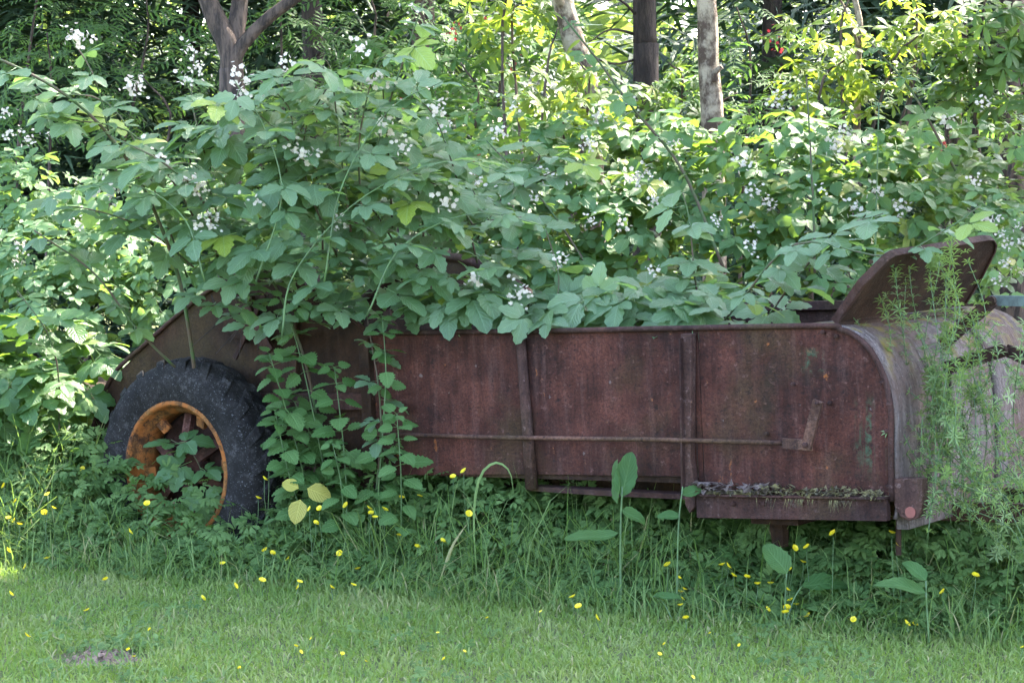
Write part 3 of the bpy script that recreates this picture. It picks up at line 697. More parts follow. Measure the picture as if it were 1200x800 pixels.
# ------------------------------------------------------------------ brambles in front
def blobs(pl, L, dens, size=(.8, 1.3), **kw):
    for px, py, Y, rx, rz, ry in L:
        a, b = rad(rx, Y), rad(rz, Y); n = int(dens*(a*b+a*ry+b*ry)*4.2); pl.blob(at(px, py, Y), (a, ry, b), n, size, **kw)
GB = 'bramble bushes in and around the spreader'
A1 = Plant('bramble_bush', 'big blue-green bramble with white flowers arching over the wheel end of the spreader', 'bramble', (*at(330, 640, 12.7)[:2], 0), 'big', 'bramble', 300, GB)
blobs(A1, [(270, 235, 12.0, 85, 42, .4), (375, 185, 12.0, 85, 34, .4), (470, 245, 11.9, 85, 42, .4), (350, 285, 11.8, 90, 30, .35), (530, 310, 11.7, 70, 32, .35), (430, 318, 11.7, 85, 26, .32), (210, 185, 12.1, 55, 26, .3), (290, 150, 12.1, 60, 20, .3), (440, 165, 12.2, 60, 28, .3), (190, 265, 12.1, 45, 18, .25), (540, 345, 11.7, 60, 16, .25)], 30, (.4, 1.3), bias=(0, -.26, 1), rnd=.2, out=.12)
blobs(A1, [(262, 345, 11.85, 32, 18, .12), (320, 375, 11.75, 40, 22, .12), (290, 318, 11.75, 40, 16, .2), (370, 350, 11.7, 60, 16, .15), (445, 362, 11.7, 45, 16, .15)], 34, (.6, 1.0), bias=(0, -.3, 1), rnd=.2, out=.12)
for k in range(4):
    x0 = rng.uniform(150, 260); x1 = x0-rng.uniform(20, 150); y1 = rng.uniform(110, 250); Yd = rng.uniform(11.6, 12.2)
    A1.cane([at(x0+30, rng.uniform(290, 340), Yd), at((x0+x1)/2+15, y1+25, Yd-.1), at(x1, y1, Yd-.2), at(x1-35, y1+rng.uniform(-5, 25), Yd-.3)], .006, .0025, 16, (.3, 1.), .085, (.6, 1.15))
for k in range(5):
    x0 = 270+rng.normal()*18; q_ = [at(x0, 345, 12.05), at(x0+rng.normal()*10, 375, 12.0), at(x0+rng.normal()*16, 405+rng.uniform(-10, 15), 11.95)]; A1.cane(q_, .004, .002, 10, (0, 1), 0, mat='darkbark', name='dead_stem')
for k in range(16):
    x0 = rng.uniform(200, 560); x1 = x0+rng.normal()*90; y1 = rng.uniform(70, 190)+max(0, x1-430)*.45; yb = rng.uniform(260, 320); Yd = rng.uniform(11.6, 12.4)
    A1.cane([at(x0, yb, Yd), at((x0+x1)/2+rng.normal()*12, (yb+y1)/2-10, Yd-.1), at(x1, y1, Yd-.25), at(x1+rng.normal()*30, y1+rng.uniform(-25, 15), Yd-.35)], .0065, .0025, 16, (.25, 1.), .075, (.6, 1.15))
A1.cane([at(232, 470, 12.2), at(222, 390, 12.05), at(205, 310, 11.95), at(160, 205, 11.8), at(95, 125, 11.7), at(0, 70, 11.6), at(-70, 60, 11.6)], .0125, .006, 24, (.35, 1.), .16, (.9, 1.35))
A1.cane([at(345, 600, 12.1), at(372, 540, 11.95), at(362, 440, 11.9), at(330, 350, 11.9), at(300, 300, 11.9)], .011, .006, 18, (.6, 1.), .14)
A1.cane([at(205, 430, 12.1), at(160, 385, 12.0), at(110, 320, 11.9), at(40, 270, 11.9)], .008, .004, 16, (.3, 1.), .12)
A1.cane([at(260, 330, 12), at(240, 240, 11.6), at(190, 190, 11.4), at(130, 160, 11.4)], .009, .004, 16, (.3, 1.), .10)
A1.cane([at(420, 250, 12), at(450, 140, 11.9), at(480, 50, 11.9), at(500, -10, 11.9)], .008, .003, 16, (.2, 1.), .10, (.7, 1.1))
A1.cane([at(340, 200, 12), at(340, 130, 11.9), at(300, 90, 11.9)], .006, .003, 12, (.3, 1.), .08, (.7, 1.1))
A1.cane([at(240, 180, 12), at(225, 120, 12), at(228, 60, 12)], .005, .003, 10, (.3, .8), .1, (.5, .9))
A1.cane([at(130, 165, 11.8), at(110, 90, 11.7), at(80, 40, 11.7)], .005, .003, 10, (.3, .8), .1, (.6, .9))
A1.cane([at(430, 370, 11.7), at(446, 480, 11.6), at(440, 590, 11.6)], .004, .006, 12, (.05, .8), .1, (.5, .9))
for c_ in ([(330, 395), (345, 320), (420, 235), (520, 190), (600, 205)], [(240, 330), (215, 255), (150, 215), (60, 225)], [(300, 330), (330, 230), (310, 150), (275, 95)], [(430, 370), (470, 290), (555, 250), (640, 265)], [(380, 330), (400, 220), (455, 130), (520, 95)]):
    A1.cane([at(x, y, 11.35) for x, y in c_], .0055, .0025, 20, (.25, 1.), .13, (.55, 1.05), 'stem')
blooms(A1, [at(x, y, 11.45) for x, y in ((225, 60), (232, 85), (220, 95), (282, 98), (288, 112), (340, 80), (155, 107), (160, 100), (225, 215), (240, 225), (250, 258), (243, 272), (185, 187), (362, 187), (400, 268), (345, 180), (82, 42), (95, 50), (450, 158), (445, 95), (480, 12), (420, 60), (515, 130), (470, 175), (560, 330), (300, 240), (130, 230), (520, 240), (610, 345))], 1.05)
C1 = Plant('bramble_bush', 'bramble leaves spilling over the middle rim out of the wagon box', 'bramble', toworld(np.array([-1.9, .6, .73])), 'big', 'bramble', 260, GB)
blobs(C1, [(560, 352, 11.75, 60, 18, .3), (650, 360, 11.55, 60, 18, .3), (720, 352, 11.6, 60, 26, .35), (790, 350, 11.3, 60, 26, .3), (850, 350, 11.4, 35, 12, .2)], 44, (.8, 1.3))
C1.cane([at(815, 420, 11.3), at(870, 350, 10.8), at(935, 285, 10.5), at(1040, 300, 10.3), at(1110, 268, 10.2), at(1150, 240, 10.2)], .007, .003, 24, (.2, 1.), .1, (.6, 1.0))
C1.cane([at(880, 400, 11.2), at(930, 330, 10.9), at(985, 270, 10.7), at(1035, 250, 10.6)], .006, .003, 16, (.2, 1.), .09)
C1.cane([at(640, 400, 11.6), at(655, 330, 11.6), at(640, 270, 11.6)], .006, .003, 12, (.2, 1.), .09)
C1.cane([at(830, 420, 11.5), at(815, 330, 11.5), at(808, 260, 11.5), at(800, 225, 11.5)], .007, .003, 12, (.2, 1.), .09)
C1.cane([at(700, 390, 11.5), at(775, 385, 10.95), at(782, 392, 10.9)], .004, .002, 10, (.7, 1.), .05, (.6, .8))
blooms(C1, [at(x, y, 11.3) for x, y in ((615, 345), (605, 352), (660, 310), (720, 370), (770, 320), (690, 260), (880, 290), (840, 260))], .8)
low = Plant('bramble_bush', 'low bramble leaves beside the grass left of the tyre', 'bramble', (*at(50, 600, 12.9)[:2], 0), 'big', 'bramble_mid', 160, GB)
blobs(low, [(30, 470, 13.0, 70, 40, .3), (100, 430, 13.1, 50, 35, .3), (20, 400, 13.2, 60, 40, .3), (-60, 450, 13, 60, 60, .4)], 52, (.8, 1.25))
low.cane([at(60, 600, 12.9), at(70, 480, 12.8), at(60, 400, 12.7), at(20, 340, 12.7)], .007, .003, 12, (.3, 1.), .1)
spr = Plant('bramble_sprout', 'bramble sprig growing out through the rusty wheel rim', 'bramble', toworld(wc+[-.05, .1, -.2]), 'big', 'bramble_mid', 40)
wY = wagon_depth(215)-.42
spr.cane([at(225, 610, wY+.1), at(240, 570, wY), at(225, 530, wY-.02), at(200, 515, wY)], .004, .002, 10, (.3, 1.), .09, (.75, 1.05))
spr.leaves(np.array([at(225, 540, wY-.05), at(238, 565, wY-.08), at(205, 520, wY-.03)]), frames(np.array([(0.1, -.8, .6), (0, -.9, .4), (-.3, -.6, .8)]), np.array([(-.6, -.3, -.2), (.1, -.3, -1), (.7, -.2, .3)])), np.array([1.0, 1.1, .9]))
spl = Plant('bramble_sprout', 'small leafy sprout in the grass at the front left of the tyre', 'bramble', onground(150, 650), 'heartlow', 'nettle', 60)
spY = onground(150, 650)[1]
for x0, x1, y1 in ((150, 128, 530), (155, 160, 560), (140, 110, 560), (160, 175, 555)): spl.cane([onground(x0, 650), at((x0+x1)/2, 600, spY), at(x1, y1, spY-.03)], .004, .002, 8, (.25, 1.), .05, (.8, 1.25), 'stem', 'stem')
# ------------------------------------------------------------------ thicket behind the wagon
GT = 'bramble thicket behind the spreader'
D1 = Plant('bramble_thicket', 'tall bramble thicket behind the middle of the box, in front of the thin leaning trunk', 'bramble', (*at(680, 640, 14.6)[:2], 0), 'mid', 'bramble_mid', 300, GT)
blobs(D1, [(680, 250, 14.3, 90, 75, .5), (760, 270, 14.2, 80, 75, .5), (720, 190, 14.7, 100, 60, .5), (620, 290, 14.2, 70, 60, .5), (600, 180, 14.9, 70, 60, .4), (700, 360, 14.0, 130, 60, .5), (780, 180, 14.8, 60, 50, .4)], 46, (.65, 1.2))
D1.cane([at(850, 320, 13.6), at(800, 200, 13.6), at(740, 125, 13.6), at(700, 70, 13.6), at(660, 20, 13.6)], .012, .006, 18, (.35, 1.), .16, (.7, 1.1))
D1.cane([at(700, 330, 13.8), at(640, 240, 13.8), at(570, 165, 13.8)], .010, .004, 14, (.2, 1.), .12)
blooms(D1, [at(x, y, 13.7) for x, y in ((655, 215), (740, 120), (690, 175), (745, 215), (600, 130), (590, 160), (760, 205), (790, 170), (770, 240), (640, 205), (620, 235), (700, 140), (730, 270), (580, 260), (560, 215))], 1.05)
E1 = Plant('bramble_thicket', 'bramble thicket with dark leaves behind the raised lid', 'bramble', (*at(1000, 640, 14.4)[:2], 0), 'mid', 'bramble_mid', 300, GT)
blobs(E1, [(860, 260, 14.2, 70, 75, .5), (950, 250, 14.1, 75, 70, .5), (1040, 240, 14.1, 75, 75, .5), (1120, 260, 14.1, 75, 80, .5), (900, 180, 14.6, 75, 50, .4), (1000, 180, 14.6, 75, 50, .4), (1090, 180, 14.6, 75, 45, .4), (930, 340, 13.9, 100, 60, .5), (1180, 200, 14.4, 70, 60, .4)], 46, (.65, 1.2))
E1.cane([at(955, 320, 13.5), at(953, 240, 13.5), at(945, 90, 13.5)], .010, .005, 14, (.4, 1.), .2, (.6, .9))
E1.cane([at(1025, 330, 13.5), at(1027, 240, 13.5), at(1030, 120, 13.5)], .008, .004, 14, (.3, 1.), .12, (.6, .9), 'stem')
E1.cane([at(1120, 200, 13.6), at(1070, 110, 13.6), at(1020, 50, 13.6)], .010, .005, 14, (.2, 1.), .12)
blooms(E1, [at(x, y, 13.5) for x, y in ((985, 170), (975, 175), (990, 160), (910, 122), (918, 115), (895, 235), (885, 230), (905, 245), (960, 225), (1025, 225), (1155, 127), (1110, 145), (1140, 215), (1160, 260), (870, 195), (1060, 250), (880, 270), (1000, 245))], 1.0)
G1 = Plant('bramble_thicket', 'pale sunlit bramble thicket filling the left edge above the tyre', 'bramble', (*at(80, 640, 14.6)[:2], 0), 'mid', 'pale', 300, GT)
blobs(G1, [(40, 300, 14.4, 80, 60, .5), (130, 300, 14.3, 70, 55, .5), (200, 340, 14.0, 60, 50, .4), (90, 360, 14.0, 80, 60, .5), (20, 220, 14.8, 70, 45, .4), (-60, 330, 14.4, 80, 80, .5), (150, 230, 14.8, 70, 40, .4)], 72, (.5, .95))
blooms(G1, [at(x, y, 13.9) for x, y in ((25, 290), (60, 240), (15, 160), (30, 165), (10, 135), (40, 340), (90, 265), (20, 310), (55, 160))], .9)
G2 = Plant('bramble_thicket', 'bramble thicket behind the big blue-green bramble', 'bramble', (*at(430, 640, 14.9)[:2], 0), 'mid', 'bramble_mid', 200, GT)
blobs(G2, [(330, 220, 14.6, 90, 60, .4), (450, 200, 14.7, 90, 60, .4), (540, 230, 14.4, 70, 70, .4), (400, 310, 14.2, 120, 70, .4), (260, 260, 14.5, 60, 60, .4)], 36, (.8, 1.3))
blooms(G2, [at(x, y, 14) for x, y in ((510, 130), (520, 150), (550, 200), (590, 240), (500, 100), (460, 120))], 1.0)
R1 = Plant('cow_parsley', 'tall pale weed with small white flowers beyond the lid at the right edge', 'weed', (*at(1195, 640, 12.8)[:2], 0), 'mid', 'pale', 120)
blobs(R1, [(1195, 300, 12.8, 40, 60, .3), (1180, 260, 12.9, 35, 40, .25), (1215, 400, 12.6, 40, 80, .3)], 50, (.4, .75))
blooms(R1, [at(x, y, 12.6) for x, y in ((1165, 262), (1175, 275), (1185, 290), (1192, 265), (1180, 310), (1195, 320), (1170, 330), (1198, 285))], .7)
# ------------------------------------------------------------------ back shrubs
GS = 'shrubs under the trees'
def shrub(label, L, kind, mat, dens, size, cap=120, name='shrub', **kw):
    s = Plant(name, label, 'shrub', (*at(L[0][0], 640, L[0][2])[:2], 0), kind, mat, cap, GS); blobs(s, L, dens, size, **kw)
    b = s.base
    for px, py, Y, rx, rz, ry in L[:4]:
        c = at(px, py, Y); s.cane([b+rng.normal(size=3)*[.1, .1, 0], (b+c)/2+rng.normal(size=3)*.1, c, c+[rng.normal()*.2, -.1, rad(rz, Y)]], .022, .006, 12, (0, 1), 0, mat='bark', name='branch')
    return s
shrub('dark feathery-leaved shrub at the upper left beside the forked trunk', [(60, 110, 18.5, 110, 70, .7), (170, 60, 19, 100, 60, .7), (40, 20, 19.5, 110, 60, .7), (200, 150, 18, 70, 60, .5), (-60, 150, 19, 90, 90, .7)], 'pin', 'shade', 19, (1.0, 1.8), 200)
shrub('dark feathery-leaved shrub between the forked trunk and the dark trunk', [(330, 60, 19.5, 90, 70, .7), (440, 40, 20, 100, 70, .7), (380, 140, 18.8, 90, 50, .6), (300, 160, 18.5, 70, 45, .5)], 'pin', 'shade', 19, (1.0, 1.8), 200)
shrub('drooping dark shrub with scattered red flowers at the top centre', [(500, 80, 18.5, 90, 60, .6), (560, 130, 17.5, 80, 55, .5), (470, 150, 17.5, 60, 45, .5), (590, 50, 18.5, 60, 40, .5)], 'whorl', 'shade', 22, (.8, 1.3), 200)
s1 = shrub('sunlit yellow-green shrub in front of the leaning trunk', [(640, 90, 16.8, 50, 55, .35), (600, 40, 17, 50, 35, .3), (690, 115, 16.6, 50, 40, .3), (590, 10, 16.8, 60, 22, .3)], 'whorl', 'rhodo', 16, (.8, 1.3), 200)
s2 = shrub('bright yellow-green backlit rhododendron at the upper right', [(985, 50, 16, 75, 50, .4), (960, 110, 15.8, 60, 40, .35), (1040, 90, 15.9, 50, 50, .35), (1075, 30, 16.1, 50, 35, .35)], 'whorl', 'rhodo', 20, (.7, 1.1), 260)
shrub('green shrub hanging at the top right corner', [(1150, 40, 16.5, 70, 45, .4), (1200, 100, 16.5, 60, 60, .4), (1140, 110, 16.8, 50, 40, .4)], 'whorl', 'bramble_mid', 30, (.9, 1.4), 180)
shrub('dark shrub behind the pale peeling trunk', [(880, 80, 19, 70, 70, .6), (820, 150, 18.5, 80, 40, .5), (930, 150, 18, 80, 50, .5), (1060, 130, 18.5, 100, 70, .6), (1150, 160, 18.5, 100, 60, .6)], 'pin', 'shade', 16, (1.0, 1.8), 160)
shrub('thin low green shrub between the leaning trunk and the dark straight trunk', [(730, 130, 18.5, 70, 40, .5), (800, 110, 18.8, 40, 35, .4), (660, 160, 18, 70, 40, .5)], 'whorl', 'bramble_mid', 26, (.8, 1.2), 160)
# red flowers
RED = Acc()
for j in range(7):
    c = rng.normal(size=3)*.035; R_ = frames(rng.normal(size=(1, 3)), rng.normal(size=(1, 3)))[0]
    for a in range(5): v, t, u = leaflet(.016, .006, 3, 0, .2, .2, .9, .4); RED.add(rotz(v, a*1.257)@R_.T+c, t, u, rng.random())
RED = RED.mesh('red_flower', M['redpetal'])
for x, y, Y in ((535, 33, 17.7), (568, 27, 17.7), (530, 40, 17.7), (470, 120, 17), (433, 155, 14), (900, 42, 18), (912, 55, 18), (600, 75, 17), (555, 195, 14), (1105, 175, 14)):
    o = link('red_flower', RED, None, tuple(at(x, y, Y))); o['label'] = 'small red blossom among the shrub leaves under the trees'; o['category'] = 'flower'; o['group'] = 'red blossoms under the trees'; o.rotation_euler = (rng.random(), rng.random(), rng.random())
# ------------------------------------------------------------------ trees
GAPS = []
def gap(px, py, Y, r): GAPS.append((at(px, py, Y), r))
gap(985, 60, 16, .8); gap(960, 115, 15.8, .6); gap(1040, 90, 15.9, .5); gap(640, 80, 16.8, .7); gap(690, 110, 16.6, .5); gap(100, 330, 14.2, .8); gap(30, 280, 14.5, .7); gap(30, 200, 14.6, .6)
gap(832, 60, 18, .6); gap(830, 130, 18, .5); gap(665, 40, 18.5, .5); gap(1010, 388, 10.6, .22); gap(1110, 280, 10.4, .25); gap(20, 570, 12.6, .55); gap(870, 200, 14.4, .5); gap(780, 250, 14.6, .35); gap(985, 170, 14, .35)
gap(610, 250, 14.3, .4); gap(760, 40, 24, 1.6); gap(720, 60, 30, 2.5); gap(800, 60, 30, 2.5); gap(1000, 230, 14.4, .4); gap(100, 200, 16, .5); gap(520, 40, 17.5, .4)
rg = np.random.default_rng(21)
for k in range(60): gap(rg.uniform(-50, 1250), rg.uniform(20, 330), rg.uniform(13.8, 19), rg.uniform(.18, .5))
for k in range(70): gap(rg.uniform(-50, 1250), rg.uniform(-10, 200), rg.uniform(16, 21), rg.uniform(.2, .5))
for k in range(9): GAPS.append((onground(rg.uniform(450, 1200), rg.uniform(785, 830)), rg.uniform(.15, .32)))
GA = [(p, r) for p, r in GAPS]
def carve(P):  # crowns shaped for light: leaves dropped along sun lines to chosen spots
    ok = np.ones(len(P), bool)
    for p, r in GA:
        q = P-p; t = q@SUNV; d = np.linalg.norm(q - t[:, None]*SUNV, axis=1); ok &= ~((d < r) & (t > 1.2))
    return ok
def crown(root, L, n, kind='spray', mat='canopy', size=(1.6, 2.6), base=(0, 0, 0)):
    P=[]; D=[]
    for c, r in L:
        m = int(n/len(L)); d = rng.normal(size=(m, 3)); d /= np.linalg.norm(d, axis=1)[:, None]; P.append(np.array(c)+d*(rng.uniform(.35, 1, m)**.5)[:, None]*np.array(r)*(1+.3*vnoise(d, 2.5, int(c[2]*50) % 91))[:, None]); D.append(d)
    P = np.concatenate(P); D = np.concatenate(D); ok = carve(P); P = P[ok]; D = D[ok]; m = len(P)
    if m < 4: return
    Rm = frames(np.array([0, 0, 1.])+.4*D+.4*rng.normal(size=(m, 3)), D+.5*rng.normal(size=(m, 3)))
    joined('crown', kind, P-np.array(base), Rm, rng.uniform(*size, m), rng.integers(0, len(VAR[kind]), m), mat, root)
def wobble(P, k, seed): 
    P = np.asarray(P, float); P[:, 0] += k*vnoise(P, .9, seed); P[:, 1] += k*vnoise(P, .9, seed+1); return P
def trunk_geo(pts, r0, r1, n=16, sides=10, seed=0):
    C = spline(pts, n); V, T = tube(C, np.linspace(r0, r1, n), sides)
    d = V; V = V + (V - np.repeat(np.vstack([C]), sides, 0).tolist()[0])*0 if False else V
    nz = vnoise(V, 6, seed)[:, None]; ax = np.vstack([np.repeat(C, sides, 0), C[:1], C[-1:]]); V = ax + (V-ax)*(1+.10*nz); return V, T
def tree(name, label, pts, r0, r1, mat, limbs=(), crowns=(), nleaf=1500, kind='spray', lmat='canopy', size=(1.6, 2.6), group='trees behind the thicket'):
    b = np.array(pts[0], float); t = thing(name, label, 'tree', tuple(b), group)
    A = Acc(); A.add(*trunk_geo(np.array(pts)-b, r0, r1)); link('trunk', A.mesh('trunk', M[mat]), t)
    for lp, a, c in limbs:
        A = Acc(); A.add(*trunk_geo(np.array(lp)-b, a, c, 12, 8)); link('limb', A.mesh('limb', M[mat]), t)
    if crowns: crown(t, crowns, nleaf, kind, lmat, size, b)
    return t
def gnd(px, Y): p = at(px, 640, Y); return np.array([p[0], Y, 0.])
# forked maple at the left
Y = 17.0; b = gnd(275, Y); fk = at(270, 62, Y)
tree('broadleaf_tree', 'forked reddish-brown trunk splitting into three limbs at the upper left', [b, at(270, 200, Y), at(272, 110, Y), at(270, 80, Y)], .125, .09, 'bark',
     [([at(272, 125, Y), fk, at(252, 20, Y), at(238, -20, Y), at(215, -140, Y), at(190, -400, Y+.3)], .10, .045), ([at(273, 125, Y), fk+[.02, .03, 0], at(280, 10, Y+.1), at(285, -40, Y+.1), at(300, -300, Y+.3)], .085, .045), ([at(273, 115, Y), fk+[.04, -.04, -.04], at(305, 30, Y-.1), at(350, -5, Y-.2), at(420, -50, Y-.3), at(520, -150, Y-.4)], .062, .025)],
     [((-2.6, 17.2, 7), (2.2, 2.0, 1.8)), ((-1.2, 16.6, 5.6), (1.3, 1.4, .9)), ((-3.6, 17, 6), (1.6, 1.6, 1.3)), ((-2.2, 18, 9), (2.2, 2.2, 1.6))], 1100)
Y = 22.0; b = gnd(366, Y)
tree('conifer_tree', 'dark thin trunk right of the forked tree', [b, at(367, 60, Y), at(364, -60, Y), at(362, -700, Y)], .13, .07, 'darkbark', [([at(366, 95, Y), at(350, 120, Y-.3), at(335, 140, Y-.4)], .02, .008), ([at(366, 70, Y), at(385, 50, Y-.3), at(400, 30, Y-.4)], .02, .008)], [((-2, 22, 7), (1.6, 1.6, 1.5)), ((-2, 22, 9), (1.2, 1.2, 1.6))], 500, 'needle', 'conifer', (1.8, 2.8))
Y = 18.5; b = gnd(700, Y)
tree('broadleaf_tree', 'slender leaning brown trunk near the top centre', [b, at(690, 130, Y), at(675, 60, Y), at(655, -20, Y), at(625, -200, Y), at(610, -500, Y)], .115, .07, 'birch', [([at(662, 15, Y), at(640, -30, Y-.3), at(600, -90, Y-.5)], .04, .02)], [((.3, 18.6, 7.2), (1.8, 1.8, 1.5)), ((.8, 18, 9), (1.8, 2, 1.5))], 600)
Y = 21.0; b = gnd(757, Y)
tree('conifer_tree', 'straight dark brown trunk at the top centre right', [b, at(757, 80, Y), at(755, -10, Y), at(753, -700, Y)], .145, .09, 'darkbark', [([at(745, 40, Y), at(715, 35, Y-.3), at(690, 50, Y-.5)], .014, .005), ([at(745, 70, Y), at(720, 75, Y-.3), at(695, 68, Y-.5)], .013, .005), ([at(748, 20, Y), at(725, 0, Y-.3), at(700, 5, Y-.3)], .014, .005)], [((1.3, 21, 8), (1.8, 1.8, 1.8)), ((1.3, 21, 10.5), (1.3, 1.3, 1.8))], 600, 'needle', 'conifer', (1.8, 2.8))
Y = 18.0; b = gnd(838, Y)
tree('broadleaf_tree', 'pale peeling trunk catching the sun at the top right of centre', [b, at(836, 170, Y), at(831, 90, Y), at(829, 20, Y), at(826, -60, Y), at(815, -600, Y)], .105, .07, 'birch', [([at(830, -20, Y), at(850, -70, Y-.3), at(890, -150, Y-.4)], .03, .015), ([at(838, 95, Y-.08), at(838, 85, Y-.1), at(846, 78, Y-.12)], .035, .02)], [((1.8, 18, 6.6), (1.7, 1.6, 1.3)), ((1.9, 17.6, 8.6), (2, 2, 1.6))], 650)
Y = 17.2
for k, (x0, x1, x2) in enumerate(((1112, 1118, 1128), (1122, 1128, 1132))):
    tree('sapling', ('thin brown sapling stem at the upper right, left one of a close pair', 'thin brown sapling stem at the upper right, right one of a close pair')[k], [gnd(x0-2, Y), at(x0, 130, Y), at(x1, 60, Y), at(x2, -20, Y), at(x2+10, -140, Y)], .035, .02, 'bark', (), [((3.7, 17.2+.2*k, 4.6), (.8, .8, .5))], 120, size=(1, 1.6))
Y = 16.3
tree('sapling', 'thin pale bare stem rising through the yellow-green rhododendron', [gnd(1000, Y), at(1005, 90, Y), at(1008, 30, Y), at(995, -40, Y), at(990, -200, Y)], .03, .016, 'birch', [([at(1008, 60, Y), at(990, 10, Y-.2), at(970, -20, Y-.2)], .012, .006)], [((2.6, 16.3, 4.6), (.7, .7, .5))], 90, size=(1, 1.5))
# canopy trees outside the frame that shade the clearing edge
cano = [(5.2, 16, .19, 7.2), (7.8, 13.2, .22, 7.5), (4.6, 20.5, .2, 8), (8.5, 18.5, .24, 9), (-5.5, 16.5, .2, 7), (-7.5, 20, .22, 8), (-.8, 22.5, .2, 9.5), (5.6, 12.4, .16, 6.0), (5.6, 15.0, .22, 11), (4.9, 13.4, .2, 9.2), (7.2, 16.2, .22, 11.5), (6.6, 25, .2, 10), (11.5, 15, .24, 9), (-6.4, 23.5, .2, 9), (8, 23.5, .24, 11)]
for k, (x, y, r, h) in enumerate(cano):
    L = [((x, y, h), (2.1, 2.1, 1.5)), ((x-1.2, y-1.0, h-1.1), (1.7, 1.7, 1.1)), ((x+1.2, y+.4, h-.8), (1.7, 1.7, 1.1)), ((x-.2, y+.2, h+1.7), (1.8, 1.8, 1.4)), ((x-1.5, y+1.1, h+.4), (1.5, 1.5, 1.))]
    tree('broadleaf_tree', 'leafy woodland tree standing at the edge of the clearing outside the view', wobble([(x, y, 0), (x+.05, y, 1.5), (x-.05, y, 3.5), (x, y, h), (x, y, h+1.5)], .06, k), r, .05, 'bark', [([(x, y, h-2.4), (x-.7, y-.6, h-1.5), (x-1.4, y-1.1, h-1)], .07, .02), ([(x, y, h-2), (x+.8, y+.3, h-1.2), (x+1.4, y+.5, h-.7)], .07, .02)], L, 760, group='woodland trees around the clearing')
# far conifers and sunlit far wood
for k, (px, Y) in enumerate(((40, 29), (230, 28), (450, 29), (900, 26), (1010, 28), (1110, 31), (-60, 27), (1260, 28))):
    b = gnd(px, Y); x, y, _ = b; h = rng.uniform(9, 13)
    L = [((x, y, .8+(h-1)*q), (1.9*(1-.75*q)+.15, 1.9*(1-.75*q)+.15, h*.09)) for q in np.linspace(0, .95, 8)]
    t = thing('conifer_tree', 'dark conifer with low boughs deep in the wood', 'tree', tuple(b), 'conifers deep in the wood')
    A = Acc(); A.add(*trunk_geo(np.array([(0, 0, 0), (0, 0, h*.5), (0, 0, h)]), .16, .03)); link('trunk', A.mesh('trunk', M['darkbark']), t)
    crown(t, L, 900, 'needle', 'conifer', (2.2, 3.6), b)
n = 5200; P = np.stack([rng.uniform(-17, 17, n), rng.uniform(40, 58, n), rng.uniform(0, 1, n)**1.2*9], 1); keep = vnoise(P, .45, 4) > -.30; P = P[keep]; m = len(P)
o = joined('far_wood', 'spray', P, frames(np.array([0, -.3, 1.])+.6*rng.normal(size=(m, 3)), rng.normal(size=(m, 3))), rng.uniform(4, 7, m), rng.integers(0, 5, m), 'farleaf'); o['label'] = 'sunlit far wood glimpsed between the trunks'; o['category'] = 'wood'
# ------------------------------------------------------------------ nettles, docks, cleavers, buttercups
def nettle(label, pts, size, step=.075, r=.005):
    p = Plant('nettle_plant', label, 'nettle', pts[0], 'heart', 'nettle', 80, 'nettles against the spreader'); C = spline(pts, 18); A = Acc(); A.add(*tube(C-p.base, np.linspace(r, r*.5, 18), 6)); link('stem', A.mesh('stem', M['stem']), p.root)
    L = np.concatenate([[0], np.cumsum(np.linalg.norm(np.diff(C, axis=0), axis=1))]); q = np.arange(L[-1], L[-1]*.12, -step); k = 0
    for j, s in enumerate(q):
        P_ = np.array([np.interp(s, L, C[:, i]) for i in range(3)]); top = j < 2
        a0 = j*1.57+.5+rng.normal()*.2
        for a in ((a0, a0+pi) if not top else (a0, a0+1.57, a0+pi, a0-1.57)):
            tp = np.array([cos(a), sin(a)*.8-.15, -.15 if not top else .35]); nr = np.array([0, -.45, 1.])+.25*rng.normal(size=3)
            p.leaves(P_[None], frames(nr[None], tp[None]), np.array([rng.uniform(*size)*(.55 if j == 0 else .8 if j < 3 else 1)]))
    return p
def gp(px, py): return onground(px, py)
nettle('nettle with a fresh bushy top standing just right of the tyre', [at(372, 640, 11.75), at(352, 540, 11.7), at(316, 415, 11.65)], (.8, 1.2), .06)
nettle('tall curving nettle stem in front of the dark rear panel', [at(395, 640, 11.75), at(378, 540, 11.7), at(355, 430, 11.7), at(332, 350, 11.7)], (.75, 1.15), .1)
nettle('straight nettle stem in front of the first support post', [at(438, 640, 11.55), at(446, 540, 11.5), at(452, 440, 11.5), at(448, 370, 11.5)], (.65, 1.0), .09)
nettle('short pale nettle before the lower left corner of the long panels', [at(470, 640, 11.35), at(470, 560, 11.3), at(465, 485, 11.3)], (.75, 1.1), .065)
nettle('small nettle low beside the yellowed leaves', [at(405, 640, 11.5), at(400, 570, 11.45), at(390, 520, 11.45)], (.7, 1.0), .07)
nettle('nettle growing in front of the left end of the tall bramble by the wheel hub', [at(385, 640, 11.9), at(375, 540, 11.85), at(345, 470, 11.85)], (.9, 1.25), .07)
nettle('slender nettle stem between the two taller ones in front of the dark panel', [at(408, 640, 11.6), at(404, 540, 11.6), at(392, 430, 11.6)], (.7, 1.1), .085)
nettle('nettle leaning towards the tyre over its right side', [at(368, 640, 11.7), at(340, 560, 11.65), at(322, 480, 11.65)], (.75, 1.1), .07)
yl = thing('yellow_leaf', 'pair of yellowed broad leaves low at the right foot of the tyre', 'leaf', tuple(at(362, 590, 11.6)))
